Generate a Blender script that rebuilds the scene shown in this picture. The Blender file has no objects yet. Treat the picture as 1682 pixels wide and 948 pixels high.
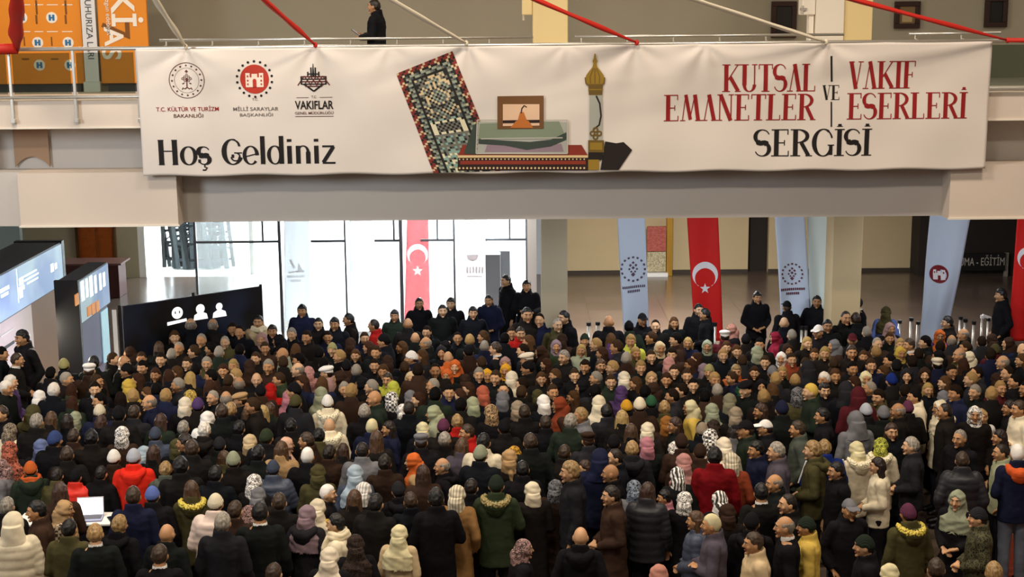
import bpy, bmesh, math, random
import numpy as np
from mathutils import Vector, Matrix, noise

SC = bpy.context.scene
COL = SC.collection
PI = math.pi
random.seed(7)

# ------------------------------------------------------------------ camera
FPX = 2400.0                      # focal length in pixels of the 1682 x 948 frame
CAMZ = 7.2
PITCH = math.atan(467.0 / FPX)
ROLL = 0.0087
cF = Vector((0, math.cos(PITCH), -math.sin(PITCH)))
_R = Vector((1, 0, 0)); _U = Vector((0, math.sin(PITCH), math.cos(PITCH)))
cR = _R * math.cos(ROLL) - _U * math.sin(ROLL)
cU = _U * math.cos(ROLL) + _R * math.sin(ROLL)
CAMP = Vector((0, 0, CAMZ))
cd = bpy.data.cameras.new('camera'); cam = bpy.data.objects.new('camera', cd); COL.objects.link(cam)
cam.matrix_world = Matrix(((cR.x, cU.x, -cF.x, CAMP.x), (cR.y, cU.y, -cF.y, CAMP.y), (cR.z, cU.z, -cF.z, CAMP.z), (0, 0, 0, 1)))
cd.sensor_width = 36.0; cd.lens = 36.0 * FPX / 1682.0; cd.clip_start = 0.1; cd.clip_end = 400
SC.camera = cam

def ray(x, y):
    return cF + cR * ((x - 841.0) / FPX) - cU * ((y - 474.0) / FPX)
def atY(x, y, Y):                 # where the sight line of a photo point meets the upright plane at depth Y
    d = ray(x, y); return CAMP + d * (Y / d.y)
def atZ(x, y, z):                 # ... meets the level plane at height z
    d = ray(x, y); return CAMP + d * ((z - CAMZ) / d.z)

# ------------------------------------------------------------------ light
W = bpy.data.worlds.new('World'); SC.world = W; W.use_nodes = True
W.node_tree.nodes['Background'].inputs[0].default_value = (0.86, 0.93, 1.0, 1)
W.node_tree.nodes['Background'].inputs[1].default_value = 13.0
SC.view_settings.view_transform = 'Standard'; SC.view_settings.look = 'None'
SC.view_settings.exposure = 0.0; SC.view_settings.gamma = 1.0; SC.view_settings.use_curve_mapping = False
SC.cycles.use_denoising = True
SC.cycles.max_bounces = 7; SC.cycles.diffuse_bounces = 4; SC.cycles.glossy_bounces = 3
SC.cycles.transparent_max_bounces = 12; SC.cycles.sample_clamp_indirect = 6.0

def area(name, loc, rot, sx, sy, power, col, spread=None):
    l = bpy.data.lights.new(name, 'AREA'); l.shape = 'RECTANGLE'; l.size = sx; l.size_y = sy
    l.energy = power; l.color = col
    if spread: l.spread = spread
    o = bpy.data.objects.new(name, l); COL.objects.link(o); o.location = loc; o.rotation_euler = rot
    return o
WARM = (1.0, 0.86, 0.70)
# rows of ceiling lamps high over the hall
for i, (x, y, p) in enumerate([(-7, 9, 1), (0, 9, 1), (7, 9, .85), (-7, 17, 1.1), (0, 17, 1.15), (7, 17, .95)]):
    area('ceiling_lamp', (x, y, 12.6), (0, 0, 0), 1.3, 1.3, 530 * p, WARM)
# added cool fill from the left, narrowed onto the beam; no window there
_d = Vector((-3.5, 22.6, 4.6)) - Vector((-14.5, 10.5, 8.4))
area('side_fill_light', (-14.5, 10.5, 8.4), _d.to_track_quat('-Z', 'Y').to_euler(), 3.2, 3.2, 190, (0.84, 0.92, 1.0), math.radians(75))
area('roof_fill_light', (-4, 2, 12.4), (math.radians(38), 0, math.radians(-14)), 8, 4, 160, (0.92, 0.95, 1.0))  # added frontal fill under the closed ceiling
# lamps under the gallery, added cool fill for flags and columns, lamps over its floor
for x, p_ in ((-1.0, 620), (3.5, 640), (8.5, 130)):
    area('gallery_soffit_lamp', (x, 32.0, 3.75), (0, 0, 0), 0.8, 0.8, p_, (0.98, 0.96, 0.92))
for x, p_ in ((-1.5, 60), (3.0, 85), (8.2, 60)):
    area('soffit_fill_light', (x, 24.6, 3.78), (math.radians(24), 0, 0), 1.6, 0.2, p_, (0.90, 0.94, 1.0))
for x in (-9, -4, 1, 6, 11):
    area('gallery_ceiling_lamp', (x, 26.2, 9.4), (0, 0, 0), 0.9, 0.9, 58 if x < 4 else 46, (1.0, 0.92, 0.76))

# ------------------------------------------------------------------ materials
def s2l(c):
    return c / 12.92 if c <= 0.04045 else ((c + 0.055) / 1.055) ** 2.4
def hexc(h):
    h = h.lstrip('#'); return tuple(s2l(int(h[i:i + 2], 16) / 255.0) for i in (0, 2, 4)) + (1.0,)
def lin(c):
    return hexc(c) if isinstance(c, str) else tuple(c) + ((1.0,) if len(c) == 3 else ())
_mats = {}
def nmat(name):
    m = bpy.data.materials.new(name); m.use_nodes = True
    return m, m.node_tree.nodes, m.node_tree.links, m.node_tree.nodes['Principled BSDF']
def mat(name, col, rough=0.7, metal=0.0, spec=0.35, nscale=0, namt=0.0, bump=0.0, bscale=None, emit=0.0):
    if name in _mats: return _mats[name]
    m, N, L, P = nmat(name); c = lin(col)
    P.inputs['Base Color'].default_value = c; P.inputs['Roughness'].default_value = rough
    P.inputs['Metallic'].default_value = metal; P.inputs['Specular IOR Level'].default_value = spec
    if nscale:
        tc = N.new('ShaderNodeTexCoord'); tx = N.new('ShaderNodeTexNoise'); tx.inputs['Scale'].default_value = nscale
        tx.inputs['Detail'].default_value = 5
        L.new(tc.outputs['Object'], tx.inputs['Vector'])
        mx = N.new('ShaderNodeMix'); mx.data_type = 'RGBA'
        mx.inputs[6].default_value = tuple(v * (1 - namt) for v in c[:3]) + (1,)
        mx.inputs[7].default_value = tuple(min(1, v * (1 + namt)) for v in c[:3]) + (1,)
        L.new(tx.outputs['Fac'], mx.inputs[0]); L.new(mx.outputs[2], P.inputs['Base Color'])
        if bump:
            t2 = N.new('ShaderNodeTexNoise'); t2.inputs['Scale'].default_value = bscale or nscale; L.new(tc.outputs['Object'], t2.inputs['Vector'])
            b = N.new('ShaderNodeBump'); b.inputs['Strength'].default_value = bump; b.inputs['Distance'].default_value = 0.02
            L.new(t2.outputs['Fac'], b.inputs['Height']); L.new(b.outputs[0], P.inputs['Normal'])
    if emit:
        P.inputs['Emission Color'].default_value = c; P.inputs['Emission Strength'].default_value = emit
    _mats[name] = m; return m

# ------------------------------------------------------------------ mesh helpers
class MB:
    def __init__(self): self.v = []; self.f = []; self.mi = []; self.cur = 0
    def add(self, vs, fs):
        b = len(self.v); self.v += [tuple(p) for p in vs]
        for f in fs: self.f.append(tuple(b + i for i in f)); self.mi.append(self.cur)
    def box(self, x0, x1, y0, y1, z0, z1):
        self.add([(x0, y0, z0), (x1, y0, z0), (x1, y1, z0), (x0, y1, z0), (x0, y0, z1), (x1, y0, z1), (x1, y1, z1), (x0, y1, z1)],
                 [(0, 3, 2, 1), (4, 5, 6, 7), (0, 1, 5, 4), (1, 2, 6, 5), (2, 3, 7, 6), (3, 0, 4, 7)])
    def bar(self, a, b, w, d=None, up=(0, 0, 1)):          # square bar between two points
        a = Vector(a); b = Vector(b); d = d or w; t = (b - a).normalized(); u = Vector(up)
        if abs(t.dot(u)) > 0.95: u = Vector((0, 1, 0))
        s = t.cross(u).normalized(); n = s.cross(t)
        vs = [p + s * (w / 2 * i) + n * (d / 2 * j) for p in (a, b) for i, j in ((-1, -1), (1, -1), (1, 1), (-1, 1))]
        self.add(vs, [(0, 1, 2, 3), (7, 6, 5, 4), (0, 4, 5, 1), (1, 5, 6, 2), (2, 6, 7, 3), (3, 7, 4, 0)])
    def tube(self, pts, r, n=10, caps=True):
        pts = [Vector(p) for p in pts]; rs = r if isinstance(r, (list, tuple)) else [r] * len(pts)
        rings = []; prev = None
        for i, p in enumerate(pts):
            t = (pts[min(i + 1, len(pts) - 1)] - pts[max(i - 1, 0)]).normalized()
            if prev is None: u = Vector((0, 0, 1)) if abs(t.z) < 0.9 else Vector((1, 0, 0))
            else: u = prev
            s = t.cross(u).normalized(); u = s.cross(t); prev = u
            rings.append([p + (s * math.cos(a) + u * math.sin(a)) * rs[i] for a in [2 * PI * k / n for k in range(n)]])
        self.loft(rings, caps)
    def loft(self, rings, caps=True):
        n = len(rings[0]); vs = [p for r in rings for p in r]; fs = []
        for i in range(len(rings) - 1):
            for k in range(n):
                k2 = (k + 1) % n
                fs.append((i * n + k, i * n + k2, (i + 1) * n + k2, (i + 1) * n + k))
        if caps:
            fs.append(tuple(range(n - 1, -1, -1))); fs.append(tuple((len(rings) - 1) * n + k for k in range(n)))
        self.add(vs, fs)
    def lathe(self, prof, c=(0, 0, 0), n=16):
        rings = [[(c[0] + r * math.cos(2 * PI * k / n), c[1] + r * math.sin(2 * PI * k / n), c[2] + z) for k in range(n)] for r, z in prof]
        self.loft(rings)
    def ball(self, c, r, n=12, m=8):
        rx, ry, rz = r if isinstance(r, (tuple, list)) else (r, r, r)
        rings = []
        for i in range(m + 1):
            th = PI * (0.02 + 0.96 * i / m)
            rings.append([(c[0] + rx * math.sin(th) * math.cos(2 * PI * k / n), c[1] + ry * math.sin(th) * math.sin(2 * PI * k / n), c[2] - rz * math.cos(th)) for k in range(n)])
        self.loft(rings)
    def mesh(self, name, mats=None, smooth=False):
        me = bpy.data.meshes.new(name); me.from_pydata(self.v, [], self.f)
        for m in (mats or []): me.materials.append(m)
        if self.mi and max(self.mi) > 0: me.polygons.foreach_set('material_index', self.mi)
        bm = bmesh.new(); bm.from_mesh(me); bmesh.ops.recalc_face_normals(bm, faces=bm.faces); bm.to_mesh(me); bm.free()
        if smooth: me.polygons.foreach_set('use_smooth', [True] * len(me.polygons))
        me.update(); return me
    def build(self, name, m, parent=None, smooth=False):
        ms = m if isinstance(m, (list, tuple)) else [m]
        o = bpy.data.objects.new(name, self.mesh(name, ms, smooth)); COL.objects.link(o)
        if parent: o.parent = parent
        return o
def bevel(o, w=0.01, seg=2):
    b = o.modifiers.new('bevel', 'BEVEL'); b.width = w; b.segments = seg; b.limit_method = 'ANGLE'; return o
def tag(o, label=None, cat=None, group=None, kind=None):
    if label: o['label'] = label
    if cat: o['category'] = cat
    if group: o['group'] = group
    if kind: o['kind'] = kind
    return o
def empty(name, loc=(0, 0, 0), rz=0.0):
    o = bpy.data.objects.new(name, None); COL.objects.link(o); o.location = loc; o.rotation_euler = (0, 0, rz); o.empty_display_size = 0.2
    return o
def struct(name, mb, m, smooth=False):
    return tag(mb.build(name, m, smooth=smooth), kind='structure')
def part_at(o, root):             # parent to a thing while keeping the place it was built at
    o.parent = root; o.matrix_parent_inverse = Matrix.Translation(-Vector(root.location)) if root.rotation_euler.z == 0 else root.matrix_basis.inverted()
    return o

# ------------------------------------------------------------------ the hall
CREAM = mat('cream_plaster', '#d8cabb', 0.8, nscale=1.2, namt=0.05)
CREAM2 = mat('pale_plaster', '#c8c2bb', 0.85, nscale=0.8, namt=0.06)
BEIGE = mat('beige_plaster', '#c8b48c', 0.8, nscale=1.0, namt=0.06)
OLIVE = mat('olive_wall', '#968f7e', 0.85, nscale=0.7, namt=0.07)
YELLOW = mat('yellow_plaster', '#e6cf96', 0.7, nscale=1.5, namt=0.04)
PILW = mat('white_plaster', '#ebe2d2', 0.7, nscale=1.5, namt=0.03)
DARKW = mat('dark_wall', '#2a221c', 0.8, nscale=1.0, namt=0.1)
STEEL = mat('brushed_steel', '#d6d2c8', 0.32, 0.75, nscale=30, namt=0.05)
WHITEM = mat('white_paint', '#ecebe6', 0.5)
BLACKM = mat('black_paint', '#141416', 0.5)
DGREY = mat('dark_grey_paint', '#3a3c40', 0.5)
YB = 22.6

def tile_mat(name, c1, c2, mortar, w, rough):
    m, N, L, P = nmat(name); tc = N.new('ShaderNodeTexCoord'); br = N.new('ShaderNodeTexBrick')
    br.offset = 0.0; br.inputs['Scale'].default_value = 1.0; br.inputs['Brick Width'].default_value = w; br.inputs['Row Height'].default_value = w
    br.inputs['Mortar Size'].default_value = 0.006; br.inputs['Color1'].default_value = lin(c1); br.inputs['Color2'].default_value = lin(c2); br.inputs['Mortar'].default_value = lin(mortar)
    L.new(tc.outputs['Object'], br.inputs['Vector']); L.new(br.outputs['Color'], P.inputs['Base Color'])
    ns = N.new('ShaderNodeTexNoise'); ns.inputs['Scale'].default_value = 1.3; L.new(tc.outputs['Object'], ns.inputs['Vector'])
    mr = N.new('ShaderNodeMapRange'); mr.inputs[3].default_value = rough * 0.75; mr.inputs[4].default_value = rough * 1.3
    L.new(ns.outputs['Fac'], mr.inputs[0]); L.new(mr.outputs[0], P.inputs['Roughness']); P.inputs['Specular IOR Level'].default_value = 0.6
    return m
FLOORM = tile_mat('brown_stone_tiles', '#64554b', '#594b42', '#3c332c', 0.9, 0.22)
PAVEM = mat('pale_paving', '#d8d8d4', 0.8, nscale=0.6, namt=0.05)

mb = MB(); mb.box(-17, 17, -8, 32.1, -0.2, 0); mb.box(-17, -7.03, 32.1, 39.1, -0.2, 0); mb.box(0.55, 17, 32.1, 39.2, -0.2, 0)
struct('floor', mb, FLOORM)
mb = MB(); mb.box(-60, 60, 39.2, 130, -0.25, -0.02); mb.box(-7.03, 0.55, 32.1, 39.2, -0.25, -0.02)
struct('ground', mb, PAVEM)
mb = MB(); mb.box(-17.4, 17.4, -8.4, 31, 13, 13.3); struct('ceiling', mb, CREAM2)
mb = MB(); mb.box(-17.3, -17, -8, 39.2, 0, 13); struct('wall_left', mb, CREAM2)
mb = MB(); mb.box(17, 17.3, -8, 39.2, 0, 13); struct('wall_right', mb, CREAM2)
mb = MB(); mb.box(-17.3, 17.3, -8.3, -8, 0, 13); struct('wall_front', mb, CREAM2)
# upper back wall of the gallery
mb = MB(); mb.box(-17, 17, 30.5, 30.8, 5.6, 13); struct('wall_gallery', mb, OLIVE)
# gallery slab with its cream edge, and the soffit below it
mb = MB(); mb.box(-17, 17, YB, YB + 0.25, 5.38, 5.80); mb.box(-17, 17, YB + 0.25, 39.2, 5.38, 5.62); struct('floor_gallery', mb, CREAM)
mb = MB(); mb.box(-17, 17, YB + 0.9, 39.2, 3.84, 5.379); struct('beam', mb, CREAM2)
mb = MB(); mb.box(-17, -7.66, YB + 0.16, YB + 0.9, 3.84, 4.69); mb.box(-17, -8.35, YB + 0.16, YB + 0.9, 4.69, 5.38); mb.box(-8.35, 17, YB + 0.7, YB + 0.9, 4.69, 5.38)
mb.box(-5.2, 6.83, YB + 0.42, YB + 0.9, 3.84, 4.69)
struct('trim_1', mb, CREAM2)
mb = MB(); mb.box(-7.66, -5.2, YB, YB + 0.9, 3.84, 4.69); mb.box(6.83, 17, YB, YB + 0.9, 3.84, 4.69)
struct('trim_2', mb, CREAM)
mb = MB(); mb.box(-17, 17, YB - 0.02, YB - 0.001, 5.375, 5.40); mb.box(-7.68, -5.18, YB - 0.02, YB - 0.001, 3.84, 3.87); mb.box(6.81, 17, YB - 0.02, YB - 0.001, 3.84, 3.87)
struct('trim_3', mb, PILW)
# columns
mb = MB(); mb.box(0.53, 1.0, 25.8, 26.3, 0, 3.84); bevel(struct('column_middle', mb, mat('column_plaster', '#9d927a', 0.8, nscale=1.0, namt=0.05)), 0.015)
mb = MB(); mb.box(5.75, 6.28, 25.8, 26.4, 0, 3.84); bevel(struct('column_right', mb, BEIGE), 0.015)
mb = MB(); mb.box(0.39, 0.98, 25.0, 25.6, 5.62, 13); bevel(struct('pillar_middle', mb, YELLOW), 0.015)
mb = MB(); mb.box(5.16, 5.63, 25.0, 25.8, 5.62, 13); bevel(struct('pillar_lit_face', mb, PILW), 0.01)  # lit left face of the right pillar, its brightness put into white plaster
mb = MB(); mb.box(5.635, 6.12, 25.05, 25.8, 5.62, 13); bevel(struct('pillar_right', mb, YELLOW), 0.01)
# lower back walls on the right
mb = MB(); mb.box(0.55, 1.1, 39.0, 39.3, 0, 3.84); struct('wall_recess', mb, mat('pale_blue_paint', '#b9c3cc', 0.6, nscale=2, namt=0.03))
mb = MB(); mb.box(1.1, 6.4, 39.0, 39.3, 0, 3.84); mb.box(6.95, 10.8, 39.0, 39.3, 0, 3.84); mb.box(1.02, 1.12, 38.9, 39.0, 0, 3.84); struct('wall_back', mb, BEIGE)
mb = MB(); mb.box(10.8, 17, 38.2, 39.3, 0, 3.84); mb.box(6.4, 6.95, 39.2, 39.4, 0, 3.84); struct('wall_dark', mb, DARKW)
mb = MB(); mb.box(0.35, 0.55, 32.0, 39.3, 0, 3.84); struct('wall_side', mb, CREAM2)
mb = MB(); mb.box(1.1, 6.4, 38.96, 39.0, 0, 0.09); mb.box(6.95, 10.8, 38.96, 39.0, 0, 0.09); struct('baseboard_back', mb, mat('dark_skirting', '#40382f', 0.6))
# far left: pale blue wall, olive wall, orange door leaf, pier
mb = MB(); mb.box(-17, -13.2, 38.8, 39.2, 0, 3.84); struct('wall_blue', mb, mat('pale_blue_wall', '#b4c4c6', 0.7, nscale=1, namt=0.03))
mb = MB(); mb.box(-13.2, -10.1, 39.0, 39.3, 0, 3.84); struct('wall_olive', mb, mat('olive_plaster', '#a89c80', 0.8, nscale=1.0, namt=0.05))
d = empty('door', (-11.2, 38.98, 0)); d['kind'] = 'structure'; d.name = 'door_1'
WOODO = mat('orange_wood', '#9a4a14', 0.45, nscale=9, namt=0.35)
for a, b in ((-11.68, -11.22), (-11.2, -10.74)):
    mb = MB(); mb.box(a, b, 38.93, 38.99, 0.02, 3.6)
    for k in range(3): mb.box(a + 0.07, b - 0.07, 38.91, 38.93, 0.15 + k * 1.15, 1.15 + k * 1.15)
    part_at(bevel(mb.build('door_leaf', WOODO), 0.008), d)
mb = MB(); mb.box(-11.75, -11.69, 38.9, 39.0, 0, 3.7); mb.box(-10.73, -10.67, 38.9, 39.0, 0, 3.7)
part_at(mb.build('door_frame', mat('brown_frame', '#5a3a1c', 0.5)), d)

# ------------------------------------------------------------------ glass entrance wall
m, N, L, P = nmat('entrance_glass')
N.remove(P); tr = N.new('ShaderNodeBsdfTransparent'); gl = N.new('ShaderNodeBsdfGlossy'); gl.inputs['Roughness'].default_value = 0.03
tr.inputs['Color'].default_value = (0.96, 0.985, 0.98, 1); mx = N.new('ShaderNodeMixShader'); mx.inputs[0].default_value = 0.05
L.new(tr.outputs[0], mx.inputs[1]); L.new(gl.outputs[0], mx.inputs[2]); L.new(mx.outputs[0], N['Material Output'].inputs[0])
GLASS = m
m, N, L, P = nmat('glare_veil_glass'); N.remove(P); tr = N.new('ShaderNodeBsdfTransparent'); tr.inputs[0].default_value = (.96, .985, .98, 1); tl = N.new('ShaderNodeBsdfTranslucent'); tl.inputs[0].default_value = (.95, .97, 1, 1); mx = N.new('ShaderNodeMixShader'); mx.inputs[0].default_value = 0.07  # translucent white mixed in to imitate a veil of glare
L.new(tr.outputs[0], mx.inputs[1]); L.new(tl.outputs[0], mx.inputs[2]); L.new(mx.outputs[0], N['Material Output'].inputs[0])
VEILED = m
FRAMEM = mat('grey_aluminium_frame', '#5c6066', 0.4, 0.4)
def gx(px, Y=32.1): return atY(px, 470, Y).x
win = empty('window_1', (gx(600), 32.1, 0)); win['kind'] = 'structure'
xs = [-7.03, gx(462), gx(569), gx(660), gx(747), 0.34]
for i, x in enumerate(xs):
    w = (0.05, 0.06, 0.035, 0.075, 0.045, 0.06)[i]
    mb = MB(); mb.box(x - w / 2, x + w / 2, 32.05, 32.15, 0, 3.84); part_at(mb.build('mullion', FRAMEM), win)
mb = MB(); mb.box(-7.03, gx(462), 32.07, 32.13, 2.04, 2.09)
for a, b in ((513, 569), (617, 660), (692, 747), (798, 885)): mb.box(gx(a), min(gx(b), 0.34), 32.07, 32.13, 2.04, 2.09)
part_at(mb.build('transom', FRAMEM), win)
for px in (435, 649, 720, 838):
    mb = MB(); mb.box(gx(px) - 0.02, gx(px) + 0.02, 32.07, 32.13, 2.09, 3.84); part_at(mb.build('glazing_bar', FRAMEM), win)
for a, b in zip(xs[:-1], xs[1:]):
    mb = MB(); mb.box(a + 0.03, b - 0.03, 32.095, 32.105, 0.01, 3.84); part_at(mb.build('pane', VEILED), win)
win = empty('window_2', (-8.6, 39.1, 0)); win['kind'] = 'structure'
mb = MB(); mb.box(-10.1, -9.92, 39.02, 39.12, 0, 3.84); mb.box(-7.1, -6.98, 39.02, 39.14, 0, 3.84); mb.box(-10.1, -7.0, 39.05, 39.1, 3.0, 3.05); mb.box(-7.06, -7.0, 32.15, 39.05, 0, 0.06)
part_at(mb.build('window_frame', WHITEM), win)
mb = MB(); mb.box(-9.92, -7.1, 39.07, 39.08, 0, 3.84); part_at(mb.build('pane', GLASS), win)
mb = MB(); mb.box(-7.035, -7.025, 32.2, 39.0, 0.06, 3.84); part_at(mb.build('pane', GLASS), win)

# dark scaffold poles and boards leaning outside the far left window
rs = random.Random(5)
sc = empty('scaffold_stack', (-9.2, 40.6, -0.02)); tag(sc, 'leaning stack of grey scaffold frames outside the far left window', 'scaffolding')
SCM = mat('weathered_steel', '#47525a', 0.6, 0.2, nscale=14, namt=0.4); SCD = mat('dark_steel', '#20272c', 0.6, 0.2, nscale=14, namt=0.3)
for k in range(13):
    x0 = -9.8 + k * 0.125 + rs.uniform(-.04, .04); y0 = 40.2 + rs.uniform(0, .5); tilt = rs.uniform(-0.45, 0.1) - 0.1; h = rs.uniform(2.6, 3.9)
    mb = MB(); w = 0.5
    a = Vector((x0, y0, 0)); b = Vector((x0 + tilt, y0 + 0.55, h))
    mb.bar(a, b, 0.10); mb.bar(a + Vector((w, 0.05, 0)), b + Vector((w, 0.05, 0)), 0.10)
    if k % 3 == 1: mb.bar(a + Vector((w / 2, .02, 0)), b + Vector((w / 2, .02, -.3)), 0.22, 0.04)
    for j in range(8):
        t = (j + 0.5) / 8; p = a.lerp(b, t); mb.bar(p, p + Vector((w, 0.05, 0.04 * (-1) ** j)), 0.07)
        if j % 2: mb.bar(p, a.lerp(b, t + 0.1) + Vector((w, 0.05, 0)), 0.035)
    part_at(mb.build('frame', SCD if k % 3 == 0 else SCM), sc)

# ------------------------------------------------------------------ gallery rail
RX0, RX1 = -16.5, 16.5
def pxY(px, Y=YB - 0.06): return atY(px, 120, Y).x
rail = empty('balustrade', (0, YB - 0.06, 5.45)); tag(rail, 'steel and glass balustrade along the gallery edge behind the long banner', 'railing')
mb = MB(); mb.tube([(RX0, YB - 0.06, 6.59), (RX1, YB - 0.06, 6.59)], 0.03, 12); part_at(mb.build('handrail', STEEL, smooth=True), rail)
mb = MB(); mb.tube([(RX0, YB - 0.06, 5.86), (RX1, YB - 0.06, 5.86)], 0.028, 12); part_at(mb.build('lower_rail', STEEL, smooth=True), rail)
step = pxY(118) - pxY(13); x0 = pxY(16)
GLB = nmat('rail_glass'); N, L = GLB[1], GLB[2]; N.remove(GLB[3])
tr = N.new('ShaderNodeBsdfTransparent'); tr.inputs['Color'].default_value = (0.62, 0.68, 0.64, 1); gl = N.new('ShaderNodeBsdfGlossy'); gl.inputs['Roughness'].default_value = 0.04
mx = N.new('ShaderNodeMixShader'); mx.inputs[0].default_value = 0.07
L.new(tr.outputs[0], mx.inputs[1]); L.new(gl.outputs[0], mx.inputs[2]); L.new(mx.outputs[0], N['Material Output'].inputs[0])
n0 = int((RX0 - x0) / step) + 1
for k in range(n0, 40):
    x = x0 + k * step
    if x > RX1: break
    mb = MB(); mb.bar((x, YB - 0.06, 5.5), (x, YB - 0.06, 6.57), 0.045, 0.03); mb.box(x - 0.035, x + 0.035, YB - 0.09, YB, 5.47, 5.53)
    part_at(bevel(mb.build('post', STEEL), 0.006), rail)
    mb = MB(); mb.box(x + 0.05, x + step - 0.05, YB - 0.066, YB - 0.054, 5.91, 6.53); part_at(mb.build('glass_panel', GLB[0]), rail)
# second, inner pipe on short brackets
inner = empty('inner_handrail', (0, YB + 0.2, 6.6)); tag(inner, 'thin second steel handrail just above and behind the banner', 'handrail')
segs = [(pxY(265, YB + 0.2), 0.36), (1.0, 5.14), (6.14, pxY(1640, YB + 0.2))]
for a, b in segs:
    mb = MB(); mb.tube([(a, YB + 0.2, 6.70), (b, YB + 0.2, 6.70)], 0.022, 10); part_at(mb.build('pipe', STEEL, smooth=True), inner)
    n = int((b - a) / 0.71)
    for j in range(n + 1):
        x = a + 0.1 + j * 0.71
        if x < b - 0.02:
            mb = MB(); mb.tube([(x, YB + 0.2, 6.70), (x, YB + 0.2, 6.62), (x, YB - 0.04, 6.60)], 0.014, 8); part_at(mb.build('bracket', STEEL, smooth=True), inner)

# ------------------------------------------------------------------ gallery things
ORANGE = mat('orange_print', '#e08a22', 0.6, nscale=2, namt=0.04); WARMW = mat('off_white_print', '#eee6da', 0.6)
PBLUE = mat('blue_print', '#2f6fa0', 0.6); BRNP = mat('brown_print', '#7a4a12', 0.6)
def textmesh(s, size, m, name='lettering', align='CENTER', ext=0.002, bold=0.0, sx=1.0):
    c = bpy.data.curves.new(name, 'FONT'); c.body = s; c.size = size; c.align_x = align; c.align_y = 'CENTER'; c.extrude = ext; c.offset = bold
    o = bpy.data.objects.new(name, c); COL.objects.link(o)
    dg = bpy.context.evaluated_depsgraph_get(); me = bpy.data.meshes.new_from_object(o.evaluated_get(dg))
    bpy.data.objects.remove(o); bpy.data.curves.remove(c)
    for v in me.vertices: v.co.x *= sx
    me.materials.clear(); me.materials.append(m); me.name = name
    o2 = bpy.data.objects.new(name, me); COL.objects.link(o2); return o2
def stand_text(o, loc, rot=(PI / 2, 0, 0), parent=None):
    o.location = loc; o.rotation_euler = rot
    if parent:
        bpy.context.view_layer.update(); part_at(o, parent)
    return o
YP = 28.2
def px28(px, y): v = atY(px, y, YP); return v.x, v.z
# panel with round blue marks
p = empty('exhibition_panel', (px28(60, 135)[0], YP, 5.62)); tag(p, 'wide orange exhibition panel with round blue marks on the gallery', 'panel')
xa, _ = px28(-60, 0); xb, _ = px28(131, 0)
mb = MB(); mb.box(xa, xb, YP, YP + 0.06, 5.78, 8.0); part_at(bevel(mb.build('board', ORANGE), 0.008), p)
mb = MB(); mb.box(xa + 0.2, xb - 0.1, YP + 0.06, YP + 0.3, 5.62, 5.85); part_at(mb.build('foot', DGREY), p)
for px, py in ((36, 29), (85, 29), (62, 70), (112, 70), (65, 107), (115, 107)):
    x, z = px28(px, py); mb = MB()
    mb.lathe([(0.105, 0.0), (0.105, 0.008)], n=24); o = mb.build('round_mark', WARMW); o.location = (x, YP, z); o.rotation_euler = (PI / 2, 0, 0); bpy.context.view_layer.update(); part_at(o, p)
    mb = MB(); mb.box(x - 0.055, x - 0.012, YP - 0.013, YP - 0.006, z - 0.055, z + 0.055); mb.box(x + 0.012, x + 0.055, YP - 0.013, YP - 0.006, z - 0.055, z + 0.055); mb.box(x - 0.012, x + 0.012, YP - 0.013, YP - 0.006, z - 0.014, z + 0.014)
    part_at(mb.build('mark_sign', PBLUE), p)
mb = MB()
for px, py, w, h in ((60, 12, 3, 22), (108, 12, 3, 22), (60, 32, 3, 14), (108, 32, 3, 14), (40, 68, 2, 14), (85, 68, 2, 14), (42, 97, 12, 2), (90, 97, 12, 2)):
    x, z = px28(px, py); mb.box(x - w * 0.006, x + w * 0.006, YP - 0.006, YP - 0.001, z - h * 0.006, z + h * 0.006)
part_at(mb.build('small_print', BRNP), p)
mb = MB()
for py in (8, 52):
    for a, b in ((33, 50), (57, 71), (77, 95), (102, 119)):
        x, z = px28(a, py); x2, _ = px28(b, py); mb.box(x, x2, YP - 0.006, YP - 0.001, z - 0.008, z + 0.008)
part_at(mb.build('rule_line', WARMW), p)
# narrow white strip with upright text
p = empty('roll_up_banner', (px28(145, 135)[0], YP, 5.62)); tag(p, 'narrow white strip banner with upright text between orange panels', 'banner')
xa, _ = px28(134, 0); xb, _ = px28(157, 0)
mb = MB(); mb.box(xa, xb, YP - 0.09, YP - 0.07, 5.78, 8.0); part_at(mb.build('sheet', mat('pale_grey_print', '#d9d9dc', 0.6)), p)
mb = MB(); mb.box(xa - 0.03, xb + 0.03, YP - 0.14, YP - 0.02, 5.62, 5.82); part_at(bevel(mb.build('base', STEEL), 0.01), p)
o = textmesh('SUUHURIZA LARI', 0.17, DGREY); stand_text(o, ((xa + xb) / 2, YP - 0.094, px28(145, 40)[1]), (PI / 2, PI / 2, 0), p)
# tall panel with big white letters
p = empty('exhibition_panel', (px28(200, 135)[0], YP, 5.62)); tag(p, 'tall orange exhibition panel with big white sideways letters', 'panel')
xa, _ = px28(159, 0); xb, _ = px28(240, 0)
mb = MB(); mb.box(xa, xb, YP - 0.02, YP + 0.06, 5.78, 8.0); part_at(bevel(mb.build('board', ORANGE), 0.008), p)
mb = MB(); mb.box(xa + 0.1, xb - 0.1, YP + 0.06, YP + 0.3, 5.62, 5.85); part_at(mb.build('foot', DGREY), p)
for s, px, py, sz in (('Kİ', 200, 15, 0.62), ('A', 186, 60, 0.5), ('S', 186, 88, 0.5)):
    x, z = px28(px, py); stand_text(textmesh(s, sz, WARMW, bold=0.012), (x, YP - 0.03, z), (PI / 2, PI / 2 if s != 'S' else -PI / 2, 0), p)
x, z = px28(188, 48); stand_text(textmesh('7', 0.75, BRNP, bold=0.006), (x, YP - 0.026, z), (PI / 2, PI / 2, 0), p)
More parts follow.
